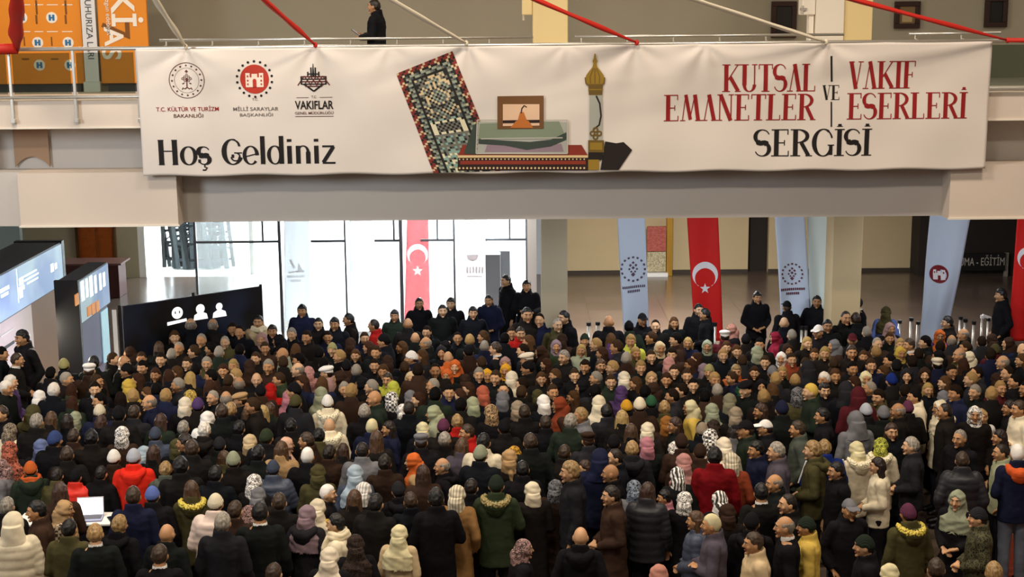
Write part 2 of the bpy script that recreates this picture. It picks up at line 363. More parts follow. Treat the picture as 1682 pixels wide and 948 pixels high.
x, z = px28(178, 26); stand_text(textmesh('ozgun edebiyat', 0.12, WARMW), (x, YP - 0.03, z), (PI / 2, PI / 2, 0), p)
# flat brown patch with an arched lower edge under the slab at the far left
pn = empty('patch', (-7.2, YB + 0.66, 4.75)); tag(pn, 'brown patch with arched notch below the slab at the far left', 'patch')
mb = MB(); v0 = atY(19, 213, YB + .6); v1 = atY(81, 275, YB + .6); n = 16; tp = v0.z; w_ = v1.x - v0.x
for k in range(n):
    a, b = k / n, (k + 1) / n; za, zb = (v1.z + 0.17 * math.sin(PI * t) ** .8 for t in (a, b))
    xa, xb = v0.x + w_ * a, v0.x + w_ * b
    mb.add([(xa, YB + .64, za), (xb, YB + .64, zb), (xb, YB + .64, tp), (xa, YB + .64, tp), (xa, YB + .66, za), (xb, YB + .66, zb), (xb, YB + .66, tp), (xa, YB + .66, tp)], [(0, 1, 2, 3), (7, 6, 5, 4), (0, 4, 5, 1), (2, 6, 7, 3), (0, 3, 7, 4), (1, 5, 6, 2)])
part_at(mb.build('cloth', mat('brown_patch', '#a88a70', .8, nscale=3, namt=.06)), pn)
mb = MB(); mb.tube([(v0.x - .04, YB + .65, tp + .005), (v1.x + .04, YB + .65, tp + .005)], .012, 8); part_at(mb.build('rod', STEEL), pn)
# picture frames on the gallery wall
for i, (a, b, t, lo, lab) in enumerate(((1266, 1309, 2, 62, 'dark square picture hung left of the pillar with the lit face'), (1468, 1512, 2, 47, 'small dark framed picture with pale print on the gallery wall'), (1616, 1656, -6, 45, 'black picture hung at the right end of the gallery wall'))):
    v0 = atY(a, lo, 30.45); v1 = atY(b, t, 30.45)
    f = empty('picture_frame', ((v0.x + v1.x) / 2, 30.45, v0.z)); tag(f, lab, 'picture', 'pictures on the gallery wall')
    mb = MB(); w = 0.1
    mb.box(v0.x, v1.x, 30.40, 30.48, v0.z, v0.z + w); mb.box(v0.x, v1.x, 30.40, 30.48, v1.z - w, v1.z); mb.box(v0.x, v0.x + w, 30.40, 30.48, v0.z + w, v1.z - w); mb.box(v1.x - w, v1.x, 30.40, 30.48, v0.z + w, v1.z - w)
    part_at(bevel(mb.build('frame', mat('dark_frame', '#2a120c', 0.5)), 0.01), f)
    mb = MB(); mb.box(v0.x + w, v1.x - w, 30.44, 30.47, v0.z + w, v1.z - w); part_at(mb.build('print', mat('print_%d' % i, ('#15110f', '#6f5a3a', '#0d0c0e')[i], 0.5, nscale=5, namt=0.3)), f)
    if i == 1:
        mb = MB(); mb.box(v0.x + w * 1.6, v1.x - w * 1.6, 30.43, 30.439, v0.z + w * 1.3, v1.z - w * 2.4); part_at(mb.build('inset', mat('inset_tan', '#a58d66', 0.6)), f)
# boxes on the pillars
b = empty('wall_box', (0.3, 25.2, 6.9)); tag(b, 'narrow yellow box fixed to the left side of the yellow pillar', 'box')
mb = MB(); mb.box(0.21, 0.388, 25.05, 25.45, 7.02, 8.0); part_at(bevel(mb.build('case', YELLOW), 0.02), b)
mb = MB(); mb.tube([(0.24, 25.2, 7.02), (0.24, 25.2, 6.93)], 0.02, 8); part_at(mb.build('knob', PILW), b)
b = empty('wall_speaker', (5.0, 25.2, 6.9)); tag(b, 'cream box with a small bracket left of the pillar with the lit face', 'speaker')
mb = MB(); mb.box(4.93, 5.155, 25.05, 25.4, 6.98, 7.9); part_at(bevel(mb.build('case', PILW), 0.02), b)
mb = MB(); mb.box(4.9, 5.0, 25.02, 25.1, 7.05, 7.1); mb.tube([(4.93, 25.04, 7.14), (4.93, 25.04, 7.0)], 0.02, 8); part_at(mb.build('bracket', STEEL), b)
mb = MB(); mb.box(5.06, 5.14, 25.1, 25.2, 5.62, 6.98); part_at(mb.build('conduit', PILW), b)
# floor level cabinet dark red seen over the booths
b = empty('sideboard', (-11.0, 36.5, 0)); tag(b, 'low dark red counter behind the left sign boxes', 'counter')
mb = MB(); mb.box(-14.5, -9.9, 36.2, 36.9, 0, 0.85); part_at(bevel(mb.build('body', mat('dark_red_wood', '#4a2420', 0.4, nscale=6, namt=0.2)), 0.01), b)
mb = MB(); mb.box(-14.6, -9.8, 36.1, 37.0, 0.85, 0.9); part_at(bevel(mb.build('top', mat('counter_top', '#6b4a44', 0.3)), 0.01), b)
# poster stand and gold frame far back
f = empty('poster_stand', (4.1, 38.6, 0)); tag(f, 'gold framed stand with red poster and mosaic base by the back wall', 'stand')
v0 = atY(1064, 414, 38.6); v1 = atY(1094, 372, 38.6)
GOLD = mat('gold_frame', '#b58a34', 0.4, 0.5, nscale=20, namt=0.2)
mb = MB(); xg = v1.x + 0.02; mb.box(xg, xg + 0.16, 38.55, 38.7, 0.0, 3.0); part_at(bevel(mb.build('gold_post', GOLD), 0.01), f)
m, N, L, P = nmat('red_text_poster'); tc = N.new('ShaderNodeTexCoord'); bt = N.new('ShaderNodeTexBrick'); L.new(tc.outputs['Object'], bt.inputs['Vector'])
bt.inputs['Scale'].default_value = 9; bt.inputs['Color1'].default_value = hexc('#a8463c'); bt.inputs['Color2'].default_value = hexc('#c06a58'); bt.inputs['Mortar'].default_value = hexc('#8d342c'); L.new(bt.outputs[0], P.inputs['Base Color'])
mp = N.new('ShaderNodeMapping'); mp.inputs['Rotation'].default_value = (PI / 2, 0, 0); L.new(tc.outputs['Object'], mp.inputs[0]); L.new(mp.outputs[0], bt.inputs['Vector'])
mb = MB(); mb.box(v0.x - 0.02, v1.x, 38.58, 38.66, v0.z + 0.02, v1.z); part_at(mb.build('poster', m), f)
m, N, L, P = nmat('pale_mosaic'); tc = N.new('ShaderNodeTexCoord'); vo = N.new('ShaderNodeTexVoronoi'); vo.inputs['Scale'].default_value = 22; L.new(tc.outputs['Object'], vo.inputs['Vector'])
cr = N.new('ShaderNodeValToRGB'); cr.color_ramp.elements[0].color = hexc('#d8cfae'); cr.color_ramp.elements[1].color = hexc('#8a7a50'); L.new(vo.outputs['Distance'], cr.inputs[0]); L.new(cr.outputs[0], P.inputs['Base Color'])
mb = MB(); mb.box(v0.x - 0.02, v1.x, 38.58, 38.66, 0.12, v0.z); part_at(mb.build('mosaic_base', m), f)
mb = MB(); mb.box(v0.x - 0.05, v1.x + 0.05, 38.45, 38.7, 0, 0.1); part_at(mb.build('plinth', WHITEM), f)
# dark sign in the right hand corridor
s = empty('hanging_sign', (11.3, 38.0, 2.0)); tag(s, 'dark sign with pale capital letters in the dark right corridor', 'sign')
v0 = atY(1574, 445, 38.0); v1 = atY(1652, 416, 38.0)
mb = MB(); mb.box(v0.x, v1.x, 38.0, 38.05, v0.z, v1.z); part_at(mb.build('board', BLACKM), s)
o = textmesh('UMA - EĞİTİM', 0.30, mat('sign_grey', '#b9b2a6', 0.6), sx=0.62); stand_text(o, ((v0.x + v1.x) / 2, 37.99, (v0.z + v1.z) / 2), parent=s)
mb = MB(); v2 = atY(1650, 475, 38.1); mb.box(v2.x - 0.05, v2.x + 0.05, 38.06, 38.12, 0, v1.z); part_at(mb.build('post', mat('sign_post', '#8c857a', 0.6)), s)

# ------------------------------------------------------------------ big welcome banner
BY = YB - 0.15
TIES = [(307, 78), (518, 74), (767, 72), (1045, 71), (1160, 71), (1357, 70), (930, 72), (640, 73)]
tie_uz = [(atY(a, b, BY).x, atY(a, b, BY).z) for a, b in TIES]
def ban_y(x, z):
    w = 0.0
    for i, (tx, tz) in enumerate(tie_uz):
        dx = x - tx; dz = tz - z; r = math.hypot(dx, dz)
        a = math.atan2(dx, max(dz, 1e-4))
        amp = 0.022 if i < 6 else 0.012
        w += amp * math.sin(7.0 * a + i * 1.7) * math.exp(-r / 0.75) * min(1, r / 0.15)
    w += 0.012 * math.sin(1.9 * x + 0.8 * z + 0.4) + 0.008 * math.sin(4.3 * x - 2.6 * z) + 0.005 * math.sin(1.1 * x + 6.0 * z)
    return BY - w
cTL, cTR, cBL, cBR = atY(222, 80, BY), atY(1629, 68, BY), atY(237, 290, BY), atY(1619, 277, BY)
bx0, bx1, bz1, bz0 = (cTL.x + cBL.x) / 2, (cTR.x + cBR.x) / 2, (cTL.z + cTR.z) / 2, (cBL.z + cBR.z) / 2
BANM = mat('banner_fabric', '#dbd2c8', 0.75, nscale=1.1, namt=0.02)
ban = MB(); NU, NV = 340, 52
for j in range(NV + 1):
    for i in range(NU + 1):
        u = i / NU; v = j / NV
        x = bx0 + (bx1 - bx0) * u; z = bz0 + (bz1 - bz0) * v
        z += 0.012 * math.sin(x * 4.4) * (1 - v) ** 3 - 0.01 * abs(math.sin(x * 2.2)) * v ** 6
        ban.v.append((x, ban_y(x, z), z))
for j in range(NV):
    for i in range(NU):
        a = j * (NU + 1) + i; ban.f.append((a, a + 1, a + NU + 2, a + NU + 1)); ban.mi.append(0)
banner = ban.build('banner', BANM, smooth=True); tag(banner, 'long pale exhibition banner with red and black lettering across the gallery edge', 'banner')
sm = banner.modifiers.new('thickness', 'SOLIDIFY'); sm.thickness = 0.004; sm.offset = 1
EPS = 0.006
def px2b(px, py): v = atY(px, py, BY); return v.x, v.z
class Print:                       # flat print lying on the banner cloth
    def __init__(self): self.mb = MB()
    def quad(self, a, b, c, d, n=1, m=1, mi=0, lift=0.0):
        self.mb.cur = mi; vs = []; lift *= 2.2
        n = max(n, min(30, int(max(math.dist(a, b), math.dist(d, c)) / .07) + 1)); m = max(m, min(30, int(max(math.dist(a, d), math.dist(b, c)) / .07) + 1))
        for j in range(m + 1):
            for i in range(n + 1):
                u, v = i / n, j / m
                x = (a[0] * (1 - u) + b[0] * u) * (1 - v) + (d[0] * (1 - u) + c[0] * u) * v
                z = (a[1] * (1 - u) + b[1] * u) * (1 - v) + (d[1] * (1 - u) + c[1] * u) * v
                vs.append((x, ban_y(x, z) - EPS - lift, z))
        self.mb.add(vs, [(j * (n + 1) + i, j * (n + 1) + i + 1, (j + 1) * (n + 1) + i + 1, (j + 1) * (n + 1) + i) for j in range(m) for i in range(n)])
    def pq(self, a, b, c, d, n=2, m=2, mi=0, lift=0.0): self.quad(px2b(*a), px2b(*b), px2b(*c), px2b(*d), n, m, mi, lift)
    def disc(self, c, r, mi=0, n=28, lift=0.0, r0=0.0, a0=0.0, a1=2 * PI, sx=1.0):
        for k in range(n):
            p = a0 + (a1 - a0) * k / n; q = a0 + (a1 - a0) * (k + 1) / n
            f = lambda rr, a: (c[0] + sx * rr * math.cos(a), c[1] + rr * math.sin(a))
            self.quad(f(r0, p), f(r, p), f(r, q), f(r0, q), 1, 1, mi, lift)
    def line(self, pts, w, mi=0, lift=0.0):
        ws = w if isinstance(w, (list, tuple)) else [w] * len(pts)
        L_ = []; R_ = []
        for i, p in enumerate(pts):
            a = pts[max(i - 1, 0)]; b = pts[min(i + 1, len(pts) - 1)]; dx, dz = b[0] - a[0], b[1] - a[1]; l = math.hypot(dx, dz) or 1
            nx, nz = -dz / l, dx / l; L_.append((p[0] + nx * ws[i] / 2, p[1] + nz * ws[i] / 2)); R_.append((p[0] - nx * ws[i] / 2, p[1] - nz * ws[i] / 2))
        for i in range(len(pts) - 1): self.quad(R_[i], L_[i], L_[i + 1], R_[i + 1], 1, 1, mi, lift)
    def pline(self, pts, w, mi=0, lift=0.0): self.line([px2b(*p) for p in pts], w / 107.0, mi, lift)
    def build(self, name, ms): return self.mb.build(name, ms, banner)
INK = mat('black_ink', '#15100f', 0.7); RED = mat('dark_red_ink', '#8f1414', 0.7); BROWN = mat('brown_ink', '#5a2a26', 0.7)

# a high contrast display alphabet: every glyph is (advance, list of strokes); cap height 1
TS, TH = 0.135, 0.03
def V(x, y0=0, y1=1, w=TS, s0=True, s1=True, e=0.07):
    o = [('l', [(x, y0), (x, (y0 + y1) / 2), (x, y1)], w)]
    if s0: o.append(('l', [(x - w / 2 - e, y0 + TH / 2), (x + w / 2 + e, y0 + TH / 2)], TH))
    if s1: o.append(('l', [(x - w / 2 - e, y1 - TH / 2), (x + w / 2 + e, y1 - TH / 2)], TH))
    return o
def Hh(y, x0, x1, w=TH): return [('l', [(x0, y), (x1, y)], w)]
def Dg(a, b, w): return [('l', [a, ((a[0] + b[0]) / 2, (a[1] + b[1]) / 2), b], w)]
def Cv(cx, cy, rx, ry, a0, a1, thick=TS, thin=TH, n=22):  # ellipse arc, thick where it runs upright
    pts = []; ws = []
    for k in range(n + 1):
        a = math.radians(a0 + (a1 - a0) * k / n); pts.append((cx + rx * math.cos(a), cy + ry * math.sin(a))); ws.append(thin + (thick - thin) * abs(math.cos(a)) ** 1.6)
    return [('l', pts, ws)]
def Sx(w, h0, h1):                 # S
    m = (h0 + h1) / 2; q = (h1 - h0) / 4; n = 20; P_ = []; Wd = []
    for k in range(n + 1):
        a = math.radians(20 + 250 * k / n); P_.append((w / 2 + w * 0.42 * math.cos(a), m + q * 0.93 + q * math.sin(a) * 1.02)); Wd.append(TH + 0.09 * max(0, -math.cos(a)) ** 1.5 + (0.09 if k > n - 4 else 0))
    for k in range(n + 1):
        a = math.radians(90 - 250 * k / n); P_.append((w / 2 + w * 0.42 * math.cos(a), m - q * 0.93 + q * math.sin(a) * 1.02)); Wd.append(TH + 0.09 * max(0, math.cos(a)) ** 1.5 + (0.09 if k < 4 else 0))
    return [('l', P_, Wd)]
def flag_(x, y0, y1): return [('l', [(x, y0), (x, y1)], 0.028)]
G = {
 'K': (0.62, V(0.14) + Dg((0.2, 0.42), (0.52, 0.97), 0.035) + Dg((0.27, 0.55), (0.55, 0.03), 0.12) + Hh(0.985, 0.42, 0.62) + Hh(0.015, 0.44, 0.64)),
 'U': (0.6, V(0.14, 0.24, 1, s0=False) + Cv(0.31, 0.26, 0.17, 0.25, 180, 360, TS * .8) + V(0.48, 0.24, 1, 0.04, s0=False)),
 'T': (0.52, V(0.26, s1=False) + Hh(0.985, 0.02, 0.5) + flag_(0.035, 0.82, 1) + flag_(0.485, 0.82, 1)),
 'S': (0.48, Sx(0.46, 0, 1)),
 'A': (0.5, Dg((0.1, 0.0), (0.24, 1.0), 0.03) + Dg((0.24, 1.0), (0.42, 0.0), 0.125) + Hh(0.015, 0.0, 0.2) + Hh(0.015, 0.32, 0.52)),
 'L': (0.5, V(0.14) + Hh(0.015, 0.1, 0.46) + flag_(0.45, 0, 0.2)),
 'E': (0.52, V(0.14) + Hh(0.985, 0.1, 0.46) + flag_(0.45, 0.8, 1) + Hh(0.015, 0.1, 0.48) + flag_(0.47, 0, 0.2) + Hh(0.5, 0.14, 0.36) + flag_(0.36, 0.4, 0.6)),
 'M': (0.72, Dg((0.1, 0.0), (0.2, 1.0), 0.03) + Dg((0.2, 1.0), (0.36, 0.05), 0.11) + Dg((0.34, 0.03), (0.5, 1.0), 0.03) + Dg((0.5, 1.0), (0.62, 0.0), 0.125) + Hh(0.015, 0.02, 0.19) + Hh(0.015, 0.52, 0.72)),
 'N': (0.58, V(0.1, 0, 1, 0.035) + Dg((0.12, 1.0), (0.46, 0.0), 0.125) + V(0.47, 0, 1, 0.035, s0=False)),
 'R': (0.58, V(0.14) + Cv(0.2, 0.745, 0.26, 0.24, -90, 90, 0.11) + Hh(0.985, 0.1, 0.22) + Hh(0.5, 0.14, 0.22) + Dg((0.3, 0.5), (0.5, 0.02), 0.11) + Hh(0.015, 0.42, 0.6)),
 'V': (0.5, Dg((0.08, 1.0), (0.26, 0.0), 0.125) + Dg((0.27, 0.0), (0.42, 1.0), 0.03) + Hh(0.985, 0.0, 0.2) + Hh(0.985, 0.33, 0.52)),
 'I': (0.28, V(0.14)),
 'İ': (0.28, V(0.14) + [('l', [(0.14, 1.09), (0.14, 1.19)], 0.1)] + Hh(1.1, 0.06, 0.22, 0.02)),
 'F': (0.48, V(0.14) + Hh(0.985, 0.1, 0.45) + flag_(0.44, 0.8, 1) + Hh(0.5, 0.14, 0.35) + flag_(0.35, 0.4, 0.6)),
 'G': (0.62, Cv(0.32, 0.5, 0.25, 0.5, 55, 330, TS) + V(0.53, 0.04, 0.42, 0.1, s0=False, e=0.04) + Cv(0.32, 0.5, 0.25, 0.5, 20, 55, 0.05)),
 'H': (0.72, V(0.15, e=0.02) + V(0.56, e=0.02) + Hh(0.55, 0.15, 0.56)),
 'o': (0.52, Cv(0.25, 0.36, 0.2, 0.36, 0, 360, 0.11, 0.03, 30)),
 'ş': (0.42, Sx(0.38, 0, 0.72) + [('l', [(0.2, 0.0), (0.2, -0.1), (0.27, -0.13), (0.22, -0.22), (0.13, -0.22)], 0.04), ('l', [(0.01, 0.14), (0.09, 0.14)], 0.09)]),
 'g': (0.62, Cv(0.32, 0.5, 0.26, 0.5, 70, 335, TS) + Cv(0.4, 0.3, 0.13, 0.16, -180, 100, 0.04, 0.035) + [('l', [(0.28, 0.33), (0.36, 0.33)], 0.09)] + Hh(0.46, 0.36, 0.6) + Cv(0.32, 0.72, 0.2, 0.26, 0, 90, 0.06)),
 'e': (0.48, Cv(0.24, 0.36, 0.19, 0.36, 0, 320, 0.1, 0.03, 26) + Dg((0.06, 0.3), (0.43, 0.42), 0.03)),
 'l': (0.25, V(0.12, 0, 1.12, 0.12, s0=False, s1=False)),
 'd': (0.54, Cv(0.23, 0.36, 0.18, 0.36, 0, 360, 0.1, 0.03, 26) + V(0.43, 0, 1.12, 0.12, s0=False, s1=False)),
 'i': (0.27, V(0.13, 0, 0.72, 0.12, s0=False, s1=False) + [('l', [(0.13, 0.88), (0.13, 0.99)], 0.12)]),
 'n': (0.54, V(0.12, 0, 0.72, 0.12, s0=False, s1=False) + Cv(0.27, 0.46, 0.15, 0.25, 0, 170, 0.08) + V(0.42, 0, 0.48, 0.12, s0=False, s1=False)),
 'z': (0.46, Hh(0.69, 0.04, 0.4, 0.05) + Dg((0.38, 0.68), (0.06, 0.04), 0.1) + Hh(0.025, 0.04, 0.43, 0.05)),
 ' ': (0.32, []),
}
def lettering(s, x0, x1, ybase, ytop, m, name='lettering', bold=1.08):
    """lay the word out so that it runs from photo column x0 to x1 with its capitals between ybase and ytop"""
    p = Print(); a = px2b(x0, ybase); b = px2b(x1, ybase - (x1 - x0) * 0.0085); h = px2b(x0, ytop)[1] - a[1]
    adv = sum(G[c][0] for c in s); k = (b[0] - a[0]) / adv; u = 0.0
    for c in s:
        w, st = G[c]
        for _, pts, wd in st:
            ws = wd if isinstance(wd, list) else [wd] * len(pts)
            P_ = [(a[0] + (u + q[0]) * k, a[1] + q[1] * h) for q in pts]
            # keep stroke widths even when letters are narrowed
            p.line(P_, [v * (0.55 * k + 0.45 * h) * bold for v in ws])
        u += w
    o = p.build(name, m); return o
lettering('KUTSAL', 1186, 1340, 151, 106, RED); lettering('EMANETLER', 1090, 1338, 199, 156, RED)
lettering('VAKIF', 1393, 1504, 146, 101, RED); lettering('ESERLERİ', 1390, 1588, 196, 153, RED)
lettering('VE', 1350, 1379, 164, 140, INK); lettering('SERGİSİ', 1238, 1431, 257, 213, INK); lettering('Hoş gEldiniz'.replace('E', 'e'), 258, 553, 271, 230, INK, bold=1.3)
p = Print(); p.pline([(1366, 92), (1366, 113), (1366, 134)], 3.2); p.pline([(1365, 167), (1365, 188), (1365, 208)], 2.4); p.build('divider_line', INK)

def smalltext(s, cx, cy, hpx, wpx, m, bold=0.004):
    o = textmesh(s, 1.0, m, 'lettering', ext=0, bold=bold)
    xs = [v.co.x for v in o.data.vertices]; ys = [v.co.y for v in o.data.vertices]
    kx = (wpx / 107.0) / (max(xs) - min(xs)); ky = (hpx / 107.0) / (max(ys) - min(ys)); c = px2b(cx, cy); mx_ = (max(xs) + min(xs)) / 2; my_ = (max(ys) + min(ys)) / 2
    for v in o.data.vertices:
        x = c[0] + (v.co.x - mx_) * kx; z = c[1] + (v.co.y - my_) * ky; v.co = (x, ban_y(x, z) - EPS - 0.002, z)
    o.parent = banner
smalltext('T.C. KÜLTÜR VE TURİZM', 308, 178, 9, 102, RED); smalltext('BAKANLIĞI', 310, 189, 8, 48, BROWN)
GREYI = mat('grey_ink', '#6a6260', 0.7)
smalltext('T.C.', 419, 163, 4, 10, GREYI); smalltext('MİLLİ SARAYLAR', 420, 178, 8, 74, GREYI); smalltext('BAŞKANLIĞI', 421, 188.5, 8, 54, GREYI)
smalltext('T.C.', 516, 159, 4, 9, BROWN); smalltext('VAKIFLAR', 516, 172.5, 14, 63, INK, 0.02); smalltext('GENEL MÜDÜRLÜĞÜ', 516, 185, 6, 63, BROWN)
p = Print(); p.pline([(485, 191.5), (548, 191)], 0.9); p.pline([(487, 160.5), (507, 160.3)], 0.8); p.pline([(525, 160), (546, 159.8)], 0.8); p.build('rule_line', BROWN)
# ministry emblem: ring, sixteen stars, stylised tree
def emblem_ring(c, r, m):
    p = Print(); p.disc(c, r, r0=r * 0.965, n=48); p.disc(c, r * 0.70, r0=r * 0.685, n=40)
    for k in range(16):
        a = 2 * PI * k / 16 + 0.02; p.disc((c[0] + r * 0.83 * math.cos(a), c[1] + r * 0.83 * math.sin(a)), r * 0.055, n=6)
    q = r * 0.12
    def sq(x, z, s): p.quad((c[0] + x - s, c[1] + z), (c[0] + x, c[1] + z - s), (c[0] + x + s, c[1] + z), (c[0] + x, c[1] + z + s))
    sq(0, r * 0.5, q * 0.8)
    for x, z in ((-1, 1.6), (1, 1.6), (0, 2.5), (-1.9, 0.8), (1.9, 0.8), (0, 0.7), (-0.9, -0.1), (0.9, -0.1)):
        p.disc((c[0] + x * q, c[1] + z * q), q * 0.62, r0=q * 0.36, n=10)
    p.line([(c[0], c[1] + q), (c[0], c[1] - r * 0.28), (c[0], c[1] - r * 0.42)], q * 0.5)
    for s in (-1, 1):
        p.line([(c[0], c[1] - r * 0.38), (c[0] + s * q, c[1] - r * 0.47), (c[0] + s * 2 * q, c[1] - r * 0.42), (c[0] + s * 2.4 * q, c[1] - r * 0.52)], q * 0.45)
        p.line([(c[0] + s * q * 1.2, c[1] - q * 1.2), (c[0] + s * q * 2.2, c[1] - q * 1.6)], q * 0.5)
    return p
emblem_ring(px2b(307, 132), 29 / 107, BROWN).build('emblem', BROWN)
# palace emblem: red disc with a gate, ring of drops
c = px2b(418, 130); p = Print(); R_ = 23.5 / 107
p.disc(c, R_, 0, 40)
for k in range(18):
    a = 2 * PI * k / 18 + PI / 2; p.disc((c[0] + R_ * 1.22 * math.cos(a), c[1] + R_ * 1.22 * math.sin(a)), R_ * 0.09, 1, 8)
def rect(p, c, x0, x1, z0, z1, mi, lift=0.002): p.quad((c[0] + x0, c[1] + z0), (c[0] + x1, c[1] + z0), (c[0] + x1, c[1] + z1), (c[0] + x0, c[1] + z1), 1, 1, mi, lift)
def gate(p, c, R_, w, r):
    rect(p, c, -.62 * R_, .62 * R_, -.55 * R_, .12 * R_, w); rect(p, c, -.62 * R_, -.32 * R_, .1 * R_, .42 * R_, w); rect(p, c, .32 * R_, .62 * R_, .1 * R_, .42 * R_, w)
    rect(p, c, -.2 * R_, .2 * R_, .1 * R_, .36 * R_, w)
    rect(p, c, -.13 * R_, .13 * R_, -.55 * R_, -.1 * R_, r, .004); p.disc((c[0], c[1] - .1 * R_), .13 * R_, r, 14, .004)
    for x in (-.47, .47):
        for z in (.2, -.1, -.35): rect(p, c, (x - .05) * R_, (x + .05) * R_, (z - .06) * R_, (z + .06) * R_, r, .004)
gate(p, c, R_, 2, 0)
REDP = mat('bright_red_ink', '#b3321f', 0.65); p.build('emblem', [REDP, INK, mat('cream_ink', '#ead9c8', 0.7)])
# foundation emblem: interlaced knot under a spire
c = px2b(515, 130); p = Print(); q = 20 / 107
for k, (w, z) in enumerate(((0.42, 0.42), (0.98, 0.2), (0.98, 0.0), (0.98, -0.2), (0.98, -0.4), (0.7, -0.58))):
    p.line([(c[0] - w * q, c[1] + z * q), (c[0], c[1] + z * q), (c[0] + w * q, c[1] + z * q)], q * 0.1, k % 2)
for s in (-1, 1):
    p.line([(c[0] + s * q, c[1] + 0.24 * q), (c[0] + s * q, c[1] - 0.44 * q)], q * 0.13); p.line([(c[0] + s * 0.45 * q, c[1] + 0.2 * q), (c[0] + s * 0.45 * q, c[1] + 0.6 * q)], q * 0.12)
    p.line([(c[0] + s * 0.18 * q, c[1] + 0.2 * q), (c[0] + s * 0.18 * q, c[1] + 0.95 * q)], q * 0.12)
    for j in range(4):
        x = -0.75 + j * 0.5; p.line([(c[0] + s * x * q, c[1] + 0.25 * q), (c[0] + s * (x + 0.55) * q, c[1] - 0.5 * q)], q * 0.09, 1)
    p.line([(c[0] + s * 0.75 * q, c[1] - 0.42 * q), (c[0], c[1] - 0.98 * q)], q * 0.14)
p.line([(c[0], c[1] + 0.2 * q), (c[0], c[1] + 1.25 * q)], [q * 0.2, q * 0.05]); p.build('emblem', [INK, BROWN])

# printed picture of the relics: patterned panel, glass case, gilt finial
cols = [mat('pr_' + n, h, 0.7) for n, h in (('maroon', '#7a2a22'), ('ink', '#1d1b18'), ('sage', '#8f9a86'), ('sand', '#c9b48c'), ('grey', '#6d6c62'), ('cream', '#d8d2b0'), ('slate', '#4b5454'), ('teal', '#7fa398'))]
p = Print(); A_, B_, C_, D_ = px2b(651, 121), px2b(743, 84), px2b(822, 281), px2b(712, 284)
def rug(u, v): return ((A_[0] * (1 - u) + B_[0] * u) * (1 - v) + (D_[0] * (1 - u) + C_[0] * u) * v, (A_[1] * (1 - u) + B_[1] * u) * (1 - v) + (D_[1] * (1 - u) + C_[1] * u) * v)
rr = random.Random(3); NX, NY = 26, 50
for j in range(NY):
    for i in range(NX):
        e = min(i, NX - 1 - i, j); u, v = i / NX, j / NY
        if e < 2: mi = 0 if (i + j) % 3 else (1 if (i + j) % 2 else 3)
        elif e == 2: mi = 1 if (i + j) % 4 else 3
        elif e < 5: mi = (2, 1, 4, 2, 6)[(i * 2 + j) % 5]
        elif e == 5: mi = 1
        elif 0.5 < v < 0.53 or 0.60 < v < 0.63: mi = 5 if (i + j) % 3 else 1
        elif 0.53 <= v <= 0.60: mi = 5 if i in (6, 7, 18, 19) else (1 if (i + j) % 2 else 4)
        elif v < 0.5:
            k = abs(i - 13) + abs(j - 15); mi = (4, 1, 2, 6, 3, 1)[k % 6] if rr.random() < 0.7 else rr.choice((1, 3, 4))
        else: mi = (2, 1, 6, 7, 4)[(i * 3 + j * 2 + i * j) % 5] if v < 0.8 else rr.choice((2, 7, 1, 5, 4))
        p.quad(rug(u, v), rug((i + 1) / NX, v), rug((i + 1) / NX, (j + 1) / NY), rug(u, (j + 1) / NY), 1, 1, mi)
p.build('printed_panel', cols)
CC = [mat('pc_' + n, h, 0.65) for n, h in (('red', '#84301f'), ('dark', '#2a1712'), ('bead', '#d6b98a'), ('line', '#b9b6aa'), ('green', '#7f8b74'), ('deep', '#39443c'), ('wood', '#6e4a26'), ('in', '#dcb898'), ('orange', '#b86a2a'), ('glass', '#a6a79c'), ('mauve', '#8f7a84'), ('gold', '#8f7222'), ('gold2', '#6a5320'), ('black', '#1e1512'))]
p = Print(); Lf = 0.004
p.pq((760, 238), (955, 238), (966, 256), (752, 256), 8, 2, 0, Lf); p.pq((752, 256), (966, 256), (966, 280), (752, 280), 8, 2, 1, Lf)
p.pq((752, 255), (966, 255), (966, 259), (752, 259), 8, 1, 2, Lf + .001); p.pq((756, 264), (962, 264), (962, 270), (756, 270), 8, 1, 0, Lf + .001)
for k in range(34): x = 755 + k * 6.2; p.disc(px2b(x, 261.5), 0.013, 2, 6, Lf + .002); p.disc(px2b(x, 276), 0.017, 2, 6, Lf + .002)
p.pq((784, 200), (932, 200), (932, 252), (782, 252), 6, 2, 9, Lf + .003); p.pq((800, 238), (922, 236), (926, 249), (796, 250), 4, 1, 10, Lf + .004)
p.pq((788, 203), (918, 199), (930, 226), (786, 228), 6, 2, 4, Lf + .005)
top = [(786, 228), (830, 231), (870, 233), (905, 229), (930, 217)]; bot = [(786, 236), (830, 239), (865, 246), (905, 240), (930, 229)]
for i in range(4): p.pq(bot[i], bot[i + 1], top[i + 1], top[i], 1, 1, 5, Lf + .006)
for pts in ([(784, 197), (932, 197)], [(784, 197), (782, 252)], [(932, 197), (932, 252)], [(782, 252), (932, 252)], [(790, 228), (924, 226)]): p.pline(pts, 1.8, 3, Lf + .007)
p.pq((817, 158), (893, 157), (893, 211), (817, 212), 2, 2, 6, Lf + .008); p.pq((826, 171), (886, 171), (886, 206), (826, 207), 2, 2, 7, Lf + .009)
p.pline([(826, 200), (886, 199)], 5, 1, Lf + .010); p.pq((838, 210), (876, 210), (868, 198), (848, 198), 2, 1, 8, Lf + .011); p.pq((850, 199), (866, 199), (860, 184), (854, 184), 1, 1, 8, Lf + .011)
p.pline([(856, 186), (857, 178), (861, 173), (865, 176)], 1.8, 1, Lf + .012)
p.pq((778, 205), (786, 200), (784, 254), (762, 252), 1, 2, 5, Lf + .003)
p.build('printed_case', CC)
p = Print()
